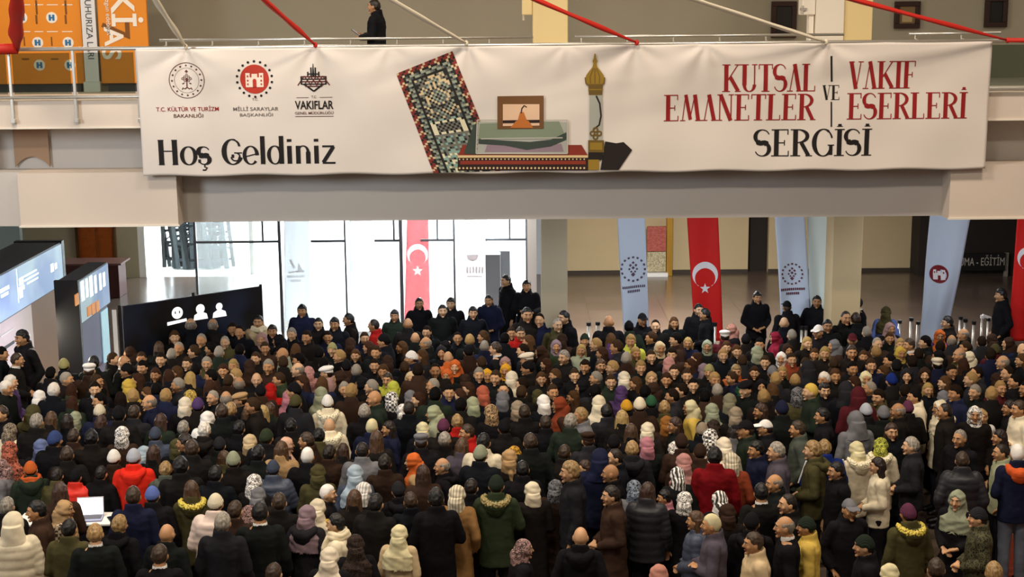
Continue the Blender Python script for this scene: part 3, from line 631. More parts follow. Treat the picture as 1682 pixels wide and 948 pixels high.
p.pq((994, 232), (1012, 235), (1016, 279), (986, 279), 2, 2, 13, Lf); p.pq((1012, 235), (1024, 233), (1038, 246), (1016, 279), 2, 2, 13, Lf)
rings_ = [(88, 1), (96, 2), (100, 4), (104, 2.5), (110, 4), (116, 9), (123, 14), (129, 16), (134, 15), (138, 12)]
for (y0, r0), (y1, r1) in zip(rings_[:-1], rings_[1:]): p.pq((977 - r0, y0), (977 + r0, y0), (977 + r1, y1), (977 - r1, y1), 2, 1, 11, Lf + .002)
for k in (-8, 0, 8): p.pline([(977 + k * 0.3, 112), (977 + k, 126), (977 + k * 0.9, 137)], 1.5, 12, Lf + .003)
p.pline([(961, 127), (962, 136), (966, 140)], 2, 12, Lf + .003); p.pline([(993, 127), (992, 136), (988, 140)], 2, 12, Lf + .003)
p.pq((966, 138), (990, 138), (989, 156), (967, 156), 2, 2, 12, Lf + .002); p.pline([(966, 147), (990, 147)], 2, 11, Lf + .003)
p.pq((968, 156), (989, 156), (989, 232), (968, 232), 2, 4, 9, Lf + .001); p.pline([(979, 157), (985, 170), (987, 190), (984, 205), (974, 213)], 2.6, 13, Lf + .003)
for x, y in ((973, 219), (984, 219), (978, 213), (978, 225)): p.disc(px2b(x, y), 0.045, 12, 12, Lf + .004, r0=0.02)
p.pq((966, 230), (992, 230), (992, 250), (966, 250), 2, 2, 12, Lf + .004); p.pq((969, 234), (989, 234), (989, 246), (969, 246), 2, 2, 11, Lf + .005); p.pq((966, 262), (984, 262), (984, 279), (966, 279), 2, 2, 11, Lf + .005); p.pq((966, 250), (990, 250), (990, 262), (966, 262), 2, 1, 13, Lf + .004)
p.build('printed_finial', CC)

# ------------------------------------------------------------------ ribbons from the hall's middle to the rail
APEX = CAMP + ray(20, -410) * 17.0
hook = MB(); hook.tube([APEX, (APEX.x, APEX.y, 13)], 0.012, 8); hook.lathe([(0.02, -0.05), (0.16, -0.05), (0.18, 0), (0.16, 0.05), (0.02, 0.05)], APEX, 20)
RIBR = mat('red_ribbon', '#c4281c', 0.55); RIBW = mat('cream_ribbon', '#ddd3bc', 0.6)
def ribbon(x, y, w, m, lab, extra=None, sag=0.1):
    e = atY(x, y, YB - 0.2); n = 60; mb = MB(); rings = []
    for i in range(n + 1):
        t = i / n; p = APEX.lerp(e, t); p.z -= sag * 4 * t * (1 - t)
        d = (e - APEX).normalized(); s = d.cross(Vector((0, 0, 1))).normalized(); u = s.cross(d)
        q = w * .5 * (0.45 + 0.55 * min(1, (1 - t) * 16)) * (1 + .12 * math.sin(t * 60 + x)); tw = t * 14 + x
        rings.append([p + (s * math.cos(g) * q + u * math.sin(g) * q * .8) * (1 + .14 * math.cos(3 * g + tw)) for g in [2 * PI * k / 12 for k in range(12)]])
    mb.loft(rings)
    if extra:
        q = atY(extra[0], extra[1], YB - 0.2); mb.tube([e, e.lerp(q, .5), q], w * .42, 10)
    mb.ball((e.x, e.y, e.z), (0.035, 0.03, 0.045), 10, 6)
    tag(mb.build('ribbon', m, smooth=True), lab, 'ribbon', 'cloth ribbons strung to the gallery rail')
ribbon(28, 80, 0.2, RIBR, 'wide red ribbon in front of the orange panel, leftmost of all', (-40, 82))
ribbon(305, 77, 0.085, RIBW, 'cream ribbon tied above the round ministry emblem', None)
ribbon(518, 74, 0.085, RIBR, 'red ribbon ending left of the man on the gallery')
ribbon(766, 71, 0.085, RIBW, 'cream ribbon ending right of the man on the gallery')
ribbon(1046, 70, 0.085, RIBR, 'red ribbon crossing in front of the yellow pillar')
ribbon(1357, 69, 0.085, RIBW, 'cream ribbon ending at the pillar with the lit face')
ribbon(1655, 66, 0.085, RIBR, 'red ribbon at the far right, tied along the rail', (1760, 67))
tag(hook.build('ribbon_hook', STEEL), 'steel ring on a cable where the ribbons meet under the ceiling', 'hook')

# ------------------------------------------------------------------ hanging flags below the gallery
def clothmat(name, col, thru):
    m, N, L, P = nmat(name); P.inputs['Base Color'].default_value = lin(col); P.inputs['Roughness'].default_value = .7; P.inputs['Specular IOR Level'].default_value = .2
    t = N.new('ShaderNodeBsdfTranslucent'); t.inputs[0].default_value = lin(col); mx = N.new('ShaderNodeMixShader'); mx.inputs[0].default_value = thru
    L.new(P.outputs[0], mx.inputs[1]); L.new(t.outputs[0], mx.inputs[2]); L.new(mx.outputs[0], N['Material Output'].inputs[0]); return m
FOW = clothmat('white_outdoor_cloth', '#e4e6ea', .62); FOR = clothmat('red_outdoor_cloth', '#d23a4c', .62)
FW = mat('white_flag_cloth', '#c6d4e8', 0.7, nscale=1.5, namt=0.03); FR = mat('red_flag_cloth', '#d01a16', 0.65, nscale=1.5, namt=0.05); FP = mat('pale_flag_cloth', '#d2ddd6', 0.7, nscale=1.5, namt=0.03)
def flag(lab, tl, tr, bl, br, Y, m, rip=0.02, group='vertical flags under the gallery', seed=0, extra_top=True):
    a, b, c, d = (atY(*q, Y) for q in (tl, tr, bl, br))
    if extra_top:                                        # the cloth goes on up to its bar behind the beam
        k = (3.82 - a.z) / (a.z - c.z); a = a + (a - c) * k; b = b + (b - d) * k
    nx, nz = 16, 40; mb = MB()
    def pt(u, v):
        p = (a * (1 - u) + b * u) * (1 - v) + (c * (1 - u) + d * u) * v
        p.y += rip * math.sin(u * 7 + v * 3 + seed) * (0.3 + v) + rip * 0.5 * math.sin(v * 9 + seed * 2 + u * 2); return p
    for j in range(nz + 1):
        for i in range(nx + 1): mb.v.append(tuple(pt(i / nx, j / nz)))
    for j in range(nz):
        for i in range(nx): q = j * (nx + 1) + i; mb.f.append((q, q + 1, q + nx + 2, q + nx + 1)); mb.mi.append(0)
    o = mb.build('flag', m, smooth=True); s = o.modifiers.new('thickness', 'SOLIDIFY'); s.thickness = 0.004; s.offset = 0
    tag(o, lab, 'flag', group)
    mb = MB(); mb.tube([(a.x - 0.04, Y, a.z + 0.01), (b.x + 0.04, Y, b.z + 0.01)], 0.012, 8); r = mb.build('hanging_bar', STEEL); r.parent = o
    for k in (0.15, 0.85):
        if a.z < 3.83: mb = MB(); q = a.lerp(b, k); mb.tube([(q.x, Y, q.z), (q.x, Y, 3.85)], 0.004, 6); mb.build('cord', STEEL, o)
    def loc(px, py):                                     # photo point -> cloth point just in front
        q = atY(px, py, Y); v = (a.z - q.z) / (a.z - c.z); xl = a.x + (c.x - a.x) * v; xr = b.x + (d.x - b.x) * v; u = (q.x - xl) / (xr - xl)
        w = pt(min(1, max(0, u)), min(1, max(0, v))); return Vector((q.x, w.y - 0.012, q.z))
    o_loc = loc
    return o, o_loc
def fprint(o, loc, polys, ms, name='emblem'):
    mb = MB()
    for mi, pts in polys:
        mb.cur = mi; vs = [loc(*q) + Vector((0, -0.003 * mi, 0)) for q in pts]; mb.add(vs, [tuple(range(len(vs)))])
    return mb.build(name, ms, o)
def crescent(c, r, star_c, star_r, rot=0.0):
    polys = []; n = 26; ir = r * 0.8; off = r * 0.30
    a0 = math.radians(-62); a1 = math.radians(242)
    def outer(a): return (c[0] + r * math.cos(a), c[1] - r * math.sin(a))
    b0 = math.radians(-46); b1 = math.radians(226)
    def inner(a): return (c[0] + ir * math.cos(a), c[1] + off - ir * math.sin(a))
    for k in range(n):
        t, s = k / n, (k + 1) / n
        polys.append((0, [outer(a0 + (a1 - a0) * t), outer(a0 + (a1 - a0) * s), inner(b0 + (b1 - b0) * s), inner(b0 + (b1 - b0) * t)]))
    st = []
    for k in range(10):
        a = PI / 2 + rot + k * PI / 5; rr_ = star_r if k % 2 == 0 else star_r * 0.4; st.append((star_c[0] + rr_ * math.cos(a), star_c[1] - rr_ * math.sin(a)))
    for k in range(10): polys.append((0, [star_c, st[k], st[(k + 1) % 10]]))
    return polys
def ringdots(c, r, k=1.0, sx=1.0):
    polys = []; n = 30
    for i in range(16):
        a = 2 * PI * i / 16; p, q = 0.17, 0.85
        f = lambda rr_, b: (c[0] + sx * rr_ * math.cos(b), c[1] - rr_ * math.sin(b))
        polys.append((0, [f(r * q, a - p * .55), f(r, a - p * .55), f(r, a + p * .55), f(r * q, a + p * .55)]))
    for x, y, s in ((0, -.5, .12), (-.22, -.3, .12), (.22, -.3, .12), (0, -.1, .14), (-.3, 0, .1), (.3, 0, .1), (-.15, .2, .1), (.15, .2, .1), (0, .42, .18)):
        X, Y_ = c[0] + x * r * sx, c[1] + y * r; S = s * r
        polys.append((0, [(X - S, Y_), (X, Y_ + S), (X + S, Y_), (X, Y_ - S)]))
    return polys
def textbars(cx, cy, w, slope=0.0, rows=2):
    polys = []
    for r_ in range(rows):
        ww = w * (1 if r_ == 0 else 0.55); n = 12 if r_ == 0 else 7
        for k in range(n):
            x = cx - ww / 2 + ww * (k + 0.12) / n; x2 = x + ww / n * 0.7; y = cy + r_ * 7 + slope * (x - cx)
            polys.append((0, [(x, y), (x2, y), (x2, y + 4), (x, y + 4)]))
    return polys
INKF = mat('flag_ink', '#56485c', 0.7); WHF = mat('flag_white', '#e9e6ea', 0.7); WINE = mat('flag_wine', '#7a1420', 0.7)
o, l = flag('white vertical flag with ring emblem next to the middle column', (1014, 366), (1060, 366), (1024, 545), (1066, 545), 28.0, FW, 0.02, seed=1)
fprint(o, l, ringdots((1040, 442), 21) + textbars(1041, 469, 38, -0.1), [INKF])
o, l = flag('red vertical flag with white crescent and star', (1129, 366), (1180, 364), (1141, 560), (1188, 560), 28.0, FR, 0.015, seed=2)
fprint(o, l, crescent((1158, 451), 21, (1158, 474), 9), [WHF])
o, l = flag('white vertical flag with dark red ring emblem beside a blank flag', (1273, 363), (1322, 363), (1284, 545), (1334, 545), 27.2, FW, 0.02, seed=3)
fprint(o, l, ringdots((1301, 450), 18) + textbars(1302, 473, 40, -0.06), [mat('flag_plum', '#6a3a48', 0.7)])
o, l = flag('blank pale vertical flag left of the right column', (1326, 363), (1374, 363), (1332, 560), (1370, 560), 27.4, FP, 0.015, seed=4)
o, l = flag('wrinkled white flag with round dark red gate emblem', (1526, 362), (1594, 362), (1512, 560), (1556, 560), 27.6, FW, 0.05, seed=5)
n = 24; C0 = (1542, 450)
polys = [(0, [(C0[0] + 14.5 * math.cos(2 * PI * k / n), C0[1] + 14.5 * math.sin(2 * PI * k / n)) for k in range(n)])]
for x0, x1, y0, y1, mi in ((-9, 9, -2, 9, 1), (-9, -4, -7, -1, 1), (4, 9, -7, -1, 1), (-2.5, 2.5, -5, 0, 1), (-2, 2, 2, 9, 2), (-7.5, -5.5, -4, -1, 2), (5.5, 7.5, -4, -1, 2)):
    polys.append((mi, [(C0[0] + x0, C0[1] + y1), (C0[0] + x1, C0[1] + y1), (C0[0] + x1, C0[1] + y0), (C0[0] + x0, C0[1] + y0)]))
fprint(o, l, polys, [WINE, WHF, WINE])
o, l = flag('red crescent flag cut off by the right edge of the photo', (1671, 362), (1722, 362), (1656, 560), (1706, 560), 27.0, FR, 0.02, seed=6)
fprint(o, l, crescent((1690, 424), 19, (1690, 446), 8), [WHF])
# flags outside the glass
g2 = 'flags outside the glass entrance'
o, l = flag('white flag with faint emblem outside, beside the leftmost thick mullion', (466, 366), (508, 366), (468, 545), (512, 545), 33.4, FOW, 0.02, g2, seed=7)
fprint(o, l, [(0, [(478, 425), (486, 440), (482, 441), (475, 427)]), (0, [(490, 430), (497, 446), (489, 446)]), (0, [(474, 446), (500, 444), (500, 447), (474, 449)])] + textbars(486, 452, 30), [mat('faint_ink', '#b9b9c2', 0.7)])
o, l = flag('white flag with faint round emblem outside the glass entrance', (574, 366), (612, 366), (574, 545), (612, 545), 33.4, FOW, 0.02, g2, seed=8)
fprint(o, l, ringdots((589, 438), 13), [mat('faint_ink', '#b9b9c2', 0.7)])
o, l = flag('bright pink-red crescent flag outside the glass entrance', (668, 366), (704, 366), (664, 548), (707, 548), 33.4, FOR, 0.02, g2, seed=9)
fprint(o, l, crescent((686, 418), 17, (686, 445), 9), [WHF])
o, l = flag('white flag with dark word mark outside near the grey cabinets', (763, 366), (800, 366), (766, 545), (800, 545), 33.4, FOW, 0.02, g2, seed=10)
fprint(o, l, [(0, [(766, 418), (786, 418), (784, 426), (776, 430), (768, 426)])] + [(0, [(766 + 5 * k, 438), (769 + 5 * k, 438), (769 + 5 * k, 449), (766 + 5 * k, 449)]) for k in range(6)] + [(0, [(767, 453), (792, 453), (792, 455), (767, 455)])], [mat('faint_dark', '#5c4a4e', 0.7)])

# ------------------------------------------------------------------ sign boxes at the left
BLUES = nmat('backlit_blue'); N, L, P = BLUES[1:]; tc = N.new('ShaderNodeTexCoord'); no = N.new('ShaderNodeTexNoise'); no.inputs['Scale'].default_value = 0.8; L.new(tc.outputs['Object'], no.inputs[0])
cr = N.new('ShaderNodeValToRGB'); cr.color_ramp.elements[0].color = hexc('#7f9fcf'); cr.color_ramp.elements[1].color = hexc('#b9d8e6'); cr.color_ramp.elements[0].position = 0.35; cr.color_ramp.elements[1].position = 0.65
L.new(no.outputs['Fac'], cr.inputs[0]); L.new(cr.outputs[0], P.inputs['Emission Color']); L.new(cr.outputs[0], P.inputs['Base Color']); P.inputs['Emission Strength'].default_value = 0.28
BLUES = BLUES[0]; LITW = mat('backlit_white', '#f4f6f4', 0.5, emit=1.1); LITO = mat('backlit_orange', '#d88a3c', 0.5, emit=0.5)
def side_pt(px, py, x): d = ray(px, py); return CAMP + d * (x / d.x)
b1 = empty('sign_booth', (-9.2, 25.5, 0)); tag(b1, 'white booth with long blue backlit sign, nearest the left edge', 'booth')
mb = MB(); mb.box(-9.6, -8.72, 22.6, 28.0, 1.93, 2.76); part_at(bevel(mb.build('sign_box', DGREY), 0.01), b1)
mb = MB(); mb.box(-8.72, -8.705, 22.65, 27.95, 1.96, 2.73); part_at(mb.build('sign_face', BLUES), b1)
WWALL = mat('booth_wall', '#e8dccb', 0.6, nscale=1.4, namt=0.03)
mb = MB(); mb.box(-9.6, -8.8, 22.6, 26.2, 0, 1.93); part_at(mb.build('wall_panel', WWALL), b1)
mb = MB(); mb.loft([[(-8.80 + .02 * k, 26.2 + .34 * k, z) for k in range(6)] + [(-9.6, 27.9, z), (-9.6, 26.2, z)] for z in (0, 1.93)]); part_at(mb.build('side_panel', mat('tan_panel', '#8c6d50', .6, nscale=1.5, namt=.08)), b1)
mb = MB(); mb.box(-9.62, -8.70, 27.9, 28.06, 0, 2.78); part_at(mb.build('end_post', BLACKM), b1)
mb = MB()
for (px, py, w, h) in ((35, 462, 5, 12), (35, 474, 8, 7), (35, 484, 4, 10), (50, 449, 16, 2.6), (52, 455, 18, 2.6), (54, 461, 14, 2.6), (8, 475, 10, 6), (8, 484, 8, 5), (86, 440, 4, 14), (92, 437, 3, 10)):
    q = side_pt(px, py, -8.70); mb.box(-8.704, -8.70, q.y - w * 0.022, q.y + w * 0.022, q.z - h * 0.0055, q.z + h * 0.0055)
q = side_pt(29, 470, -8.70); mb.box(-8.704, -8.70, q.y - 0.012, q.y + 0.012, q.z - 0.3, q.z + 0.3)
part_at(mb.build('sign_mark', LITW), b1)
for z, h in ((0.98, .05), (1.45, 0.02)):
    q = side_pt(14, 568 if z < 1 else 545, -8.79); mb = MB(); mb.box(-8.80, -8.785, q.y - 0.4, q.y + 0.3, q.z - h / 2, q.z + h / 2); part_at(mb.build('shelf_slot', BLACKM if z < 1 else STEEL), b1)
l = area('booth_lamp', (-8.0, 24.3, 1.9), (0, math.radians(-50), 0), 0.4, 1.2, 260, (1.0, 0.88, 0.70))
b2 = empty('sign_portal', (-7.4, 24.9, 0)); tag(b2, 'narrow blue-grey portal with tilted backlit sign beside the black board', 'booth')
mb = MB(); mb.box(-7.62, -7.26, 24.0, 25.85, 1.96, 2.72); part_at(bevel(mb.build('sign_box', DGREY), 0.01), b2)
mb = MB(); mb.box(-7.26, -7.245, 24.04, 25.82, 1.99, 2.70); part_at(mb.build('sign_face', BLUES), b2)
mb = MB(); mb.box(-7.6, -7.3, 24.05, 25.8, 0, 1.96); part_at(mb.build('wall_panel', mat('blue_grey_panel', '#62648a', 0.5, nscale=1.2, namt=0.15)), b2)
mb = MB(); mb.box(-7.64, -7.24, 23.94, 24.02, 0, 2.74); part_at(mb.build('front_post', BLACKM), b2)
mb = MB(); mb.box(-7.3, -7.285, 25.35, 25.78, 0.9, 1.9); part_at(mb.build('lit_strip', mat('cyan_glow', '#a8d0dc', 0.5, emit=0.55)), b2)
mb = MB(); mb.box(-7.3, -7.0, 24.2, 25.3, 0, 1.0); part_at(bevel(mb.build('counter', mat('lilac_white', '#cfc8de', 0.5)), 0.02), b2)
mb = MB()
for (px, py, w, h) in ((136, 478, 4, 32), (143, 473, 3, 30), (150, 470, 4, 34), (157, 467, 3, 30), (165, 463, 3, 28), (171, 459, 3, 24)):
    q = side_pt(px, py, -7.24); mb.box(-7.244, -7.238, q.y - w * 0.022, q.y + w * 0.022, q.z - h * 0.0052, q.z + h * 0.0052)
part_at(mb.build('sign_mark', LITW), b2)
mb = MB()
for px, py, w, h in ((126, 492, 4, 18), (146, 511, 4, 16), (153, 507, 4, 18), (160, 503, 4, 18)):
    q = side_pt(px, py, -7.24); mb.box(-7.246, -7.23, q.y - w * 0.024, q.y + w * 0.024, q.z - h * 0.0052, q.z + h * 0.0052)
part_at(mb.build('orange_mark', LITO), b2)
# black board with round portraits
b3 = empty('display_board', (-5.55, 25.05, 0)); tag(b3, 'tall black display board with three white pictograms', 'board')
a = Vector((-6.57, 24.2, 0)); c = Vector((-4.54, 25.9, 0)); t = (c - a).normalized(); nrm = Vector((t.y, -t.x, 0))
NAVY = nmat('black_navy_board'); N, L, P = NAVY[1:]; tc = N.new('ShaderNodeTexCoord'); ns = N.new('ShaderNodeTexNoise'); ns.inputs['Scale'].default_value = 1.2; L.new(tc.outputs['Object'], ns.inputs[0])
cr = N.new('ShaderNodeValToRGB'); cr.color_ramp.elements[0].color = hexc('#121315'); cr.color_ramp.elements[1].color = hexc('#20283c'); cr.color_ramp.elements[0].position = .4; cr.color_ramp.elements[1].position = .65; L.new(ns.outputs[0], cr.inputs[0]); L.new(cr.outputs[0], P.inputs['Base Color']); P.inputs['Roughness'].default_value = 0.35
def bp(s, z, o=0.0): v = a + t * s + nrm * o; return (v.x, v.y, z)
Lb = (c - a).length
mb = MB(); mb.add([bp(0, 0.05), bp(Lb, 0.05), bp(Lb, 2.24), bp(0, 2.24), bp(0, 0.05, -.06), bp(Lb, 0.05, -.06), bp(Lb, 2.24, -.06), bp(0, 2.24, -.06)], [(0, 1, 2, 3), (7, 6, 5, 4), (0, 4, 5, 1), (1, 5, 6, 2), (2, 6, 7, 3), (3, 7, 4, 0)])
part_at(mb.build('board', NAVY[0]), b3)
for s in (-0.06, Lb + 0.02):
    mb = MB(); mb.bar(bp(s, 0, -0.03), bp(s, 2.27, -0.03), 0.05); part_at(mb.build('post', BLACKM), b3)
mb = MB(); mb.bar(bp(-0.16, 0, -0.03), bp(-0.16, 2.2, -0.03), 0.07, 0.03); part_at(mb.build('edge_strip', WHITEM), b3)
mb = MB(); mb.bar(bp(Lb * .5, 2.24, -.03), bp(Lb * .5, 2.3, -.03), 0.05); part_at(mb.build('clamp', BLACKM), b3)
def board_s(px, py):
    d = ray(px, py); k = (a - CAMP).dot(nrm) / d.dot(nrm); q = CAMP + d * k; return (q - a).dot(t), q.z
for i, (px, py) in enumerate(((291, 514), (329, 512), (360, 508))):
    s, z = board_s(px, py); mb = MB(); n = 22; r = 0.105
    if i == 0:
        mb.add([bp(s + r * math.cos(2 * PI * k / n), z + r * math.sin(2 * PI * k / n), .006) for k in range(n)], [tuple(range(n))])
        mb.add([bp(s - .2, z - .2, .006), bp(s + .17, z - .17, .006), bp(s + .17, z - .12, .006), bp(s - .2, z - .14, .006)], [(0, 1, 2, 3)])
        o = mb.build('round_face', LITW); mb = MB()
        for e in (-1, 1): mb.add([bp(s + e * .04 + .012 * math.cos(2 * PI * k / 8), z + .01 + .03 * math.sin(2 * PI * k / 8), .009) for k in range(8)], [tuple(range(8))])
        part_at(o, b3); q = mb.build('eyes', BLACKM); q.parent = o; q.matrix_parent_inverse = o.matrix_parent_inverse if False else Matrix.Identity(4)
    else:
        hd = r * (0.8 if i == 1 else 0.62)
        mb.add([bp(s + hd * math.cos(2 * PI * k / n), z + .05 + hd * math.sin(2 * PI * k / n), .006) for k in range(n)], [tuple(range(n))])
        mb.add([bp(s - .14, z - .14, .006), bp(s + .14, z - .14, .006), bp(s + .12, z - .05, .006), bp(s + .04, z - .01, .006), bp(s - .04, z - .01, .006), bp(s - .12, z - .05, .006)], [(0, 1, 2, 3, 4, 5)])
        part_at(mb.build('bust_pictogram', LITW), b3)
# pale grey cabinets by the doors
g = empty('grey_cabinet', (-0.6, 31.3, 0)); tag(g, 'pale grey stepped cabinets just inside the glass doors', 'cabinet')
GC = mat('grey_cabinet', '#a3abb2', 0.4, nscale=1.5, namt=0.03)
for (pa, pb, pt_, yy) in ((797, 822, 418, 31.2), (817, 838, 412, 31.5)):
    v0 = atY(pa, pt_, yy); v1 = atY(pb, pt_, yy); mb = MB(); mb.box(v0.x, v1.x, yy, yy + 0.3, 0, v0.z); part_at(bevel(mb.build('body', GC), 0.015), g)
# slim posts of the crowd barriers
proto = None
for (px, py, h, lean) in ((1497, 522, 1.05, 0), (1508, 528, 1.0, 0), (1527, 516, 1.1, 0), (1536, 520, 1.08, 0), (1578, 520, 1.08, 0), (1586, 524, 1.05, 0), (1600, 528, 1.02, 0), (1614, 518, 1.1, 1), (1624, 522, 1.05, 0), (967, 530, 1.0, 0), (982, 529, 1.0, 0), (1174, 530, 1.0, 0), (1317, 536, 1.0, 0), (1324, 536, 1.0, 0), (1450, 530, 1.0, 0), (1478, 526, 1.05, 0)):
    Z_ = 28.2 if px > 1400 else (26.6 if px > 1100 else 27.6); q = atY(px, py, Z_)
    r = empty('barrier_post', (q.x, Z_, 0))
    mb = MB(); mb.lathe([(0.0, 0), (0.16, 0), (0.16, 0.02), (0.05, 0.05), (0.0, 0.05)], n=20); mb.build('base', BLACKM, r)
    mb = MB(); mb.tube([(0, 0, 0.04), (0, 0, q.z - 0.06)], 0.03, 12); mb.build('pole', STEEL, r, smooth=True)
    mb = MB(); mb.tube([(0, 0, q.z - 0.06), (0, 0, q.z)], 0.045, 12)
    if lean: mb.bar((0, 0, q.z), (0.16, 0, q.z - 0.06), 0.07, 0.05)
    mb.build('head', WHITEM if lean else BLACKM, r, smooth=False)
    where = {1497: 'left of the wrinkled white flag, nearest it', 1508: 'in front of the left edge of the wrinkled white flag', 1527: 'in front of the wrinkled white flag, under its gate emblem', 1536: 'in front of the wrinkled white flag, right of its gate emblem', 1578: 'right of the wrinkled white flag', 1586: 'second right of the wrinkled white flag', 1600: 'third right of the wrinkled white flag', 1614: 'with slanted white head near the bearded man in black', 1624: 'just left of the man in black at the right edge', 967: 'farther left of the ring emblem flag', 982: 'nearer the ring emblem flag', 1174: 'in front of the red crescent flag', 1317: 'left of a pair before the blank pale flag', 1324: 'right of a pair before the blank pale flag', 1450: 'farther left of the wrinkled white flag', 1478: 'second left of the wrinkled white flag'}[px]
    tag(r, 'slim steel barrier post ' + where, 'barrier post', 'steel barrier posts behind the crowd')

# ------------------------------------------------------------------ desk with laptop, front left
DZ = 1.06; dA, dB = atZ(35, 862, DZ), atZ(250, 845, DZ); dx0, dx1, dy0, dy1 = dA.x - .1, dB.x, dA.y, dB.y + .1
t1 = empty('desk', ((dx0 + dx1) / 2, (dy0 + dy1) / 2, 0)); tag(t1, 'high white-topped desk with black front at the lower left', 'desk')
mb = MB(); mb.box(dx0, dx1, dy0, dy1, DZ - .03, DZ); part_at(bevel(mb.build('top', WHITEM), 0.008), t1)
mb = MB(); mb.box(dx0 + .05, dx1 - .05, dy0 + .06, dy0 + .09, 0.06, DZ - .03); part_at(mb.build('front_panel', BLACKM), t1)
for x, y in ((dx0 + .08, dy0 + .13), (dx1 - .08, dy0 + .13), (dx0 + .08, dy1 - .06), (dx1 - .08, dy1 - .06)):
    mb = MB(); mb.box(x - .03, x + .03, y - .03, y + .03, 0, DZ - .03); part_at(mb.build('leg', BLACKM), t1)
q = atZ(149, 849, DZ); lp = empty('laptop', (q.x, q.y, DZ), 0.12); tag(lp, 'open laptop with glowing white screen on the white desk', 'laptop')
mb = MB(); mb.box(-.16, .16, -.2, 0, 0, .018); bevel(mb.build('base', mat('laptop_grey', '#8d92b0', 0.4, 0.3), lp), 0.004)
mb = MB(); mb.box(-.14, .14, -.13, -.02, .018, .021); mb.build('keyboard', mat('keys_dark', '#33343c', 0.5), lp)
mb = MB(); mb.add([(-.16, 0, .02), (.16, 0, .02), (.16, .05, .235), (-.16, .05, .235), (-.16, .012, .02), (.16, .012, .02), (.16, .062, .235), (-.16, .062, .235)], [(0, 1, 2, 3), (7, 6, 5, 4), (0, 4, 5, 1), (1, 5, 6, 2), (2, 6, 7, 3), (3, 7, 4, 0)]); s = mb.build('screen', mat('laptop_shell', '#c8cad0', 0.4, 0.3), lp)
mb = MB(); mb.add([(-.15, -.001, .03), (.15, -.001, .03), (.15, .044, .226), (-.15, .044, .226)], [(0, 1, 2, 3)]); mb.build('display', mat('white_screen', '#fbfcff', 0.4, emit=1.6), s)
q = atZ(185, 853, DZ); ph = empty('phone', (q.x, q.y, DZ), 0.5); tag(ph, 'small black device lying right of the laptop', 'phone')
mb = MB(); mb.box(-.05, .05, -.09, .09, 0, .014); bevel(mb.build('body', BLACKM, ph), 0.005); mb = MB(); mb.box(-.044, .044, -.08, .08, .014, .0155); mb.build('glass', mat('phone_glass', '#1c2026', 0.1), ph)
# red-brown carpet at the lower right
q = atZ(1640, 948, 0); cp = MB(); cp.box(q.x - 0.05, q.x + 4.5, 11.0, 19.0, 0.0, 0.012); tag(cp.build('carpet', mat('red_brown_carpet', '#6e2410', 0.9, nscale=60, namt=0.25)), 'red-brown carpet showing at the lower right corner', 'carpet')

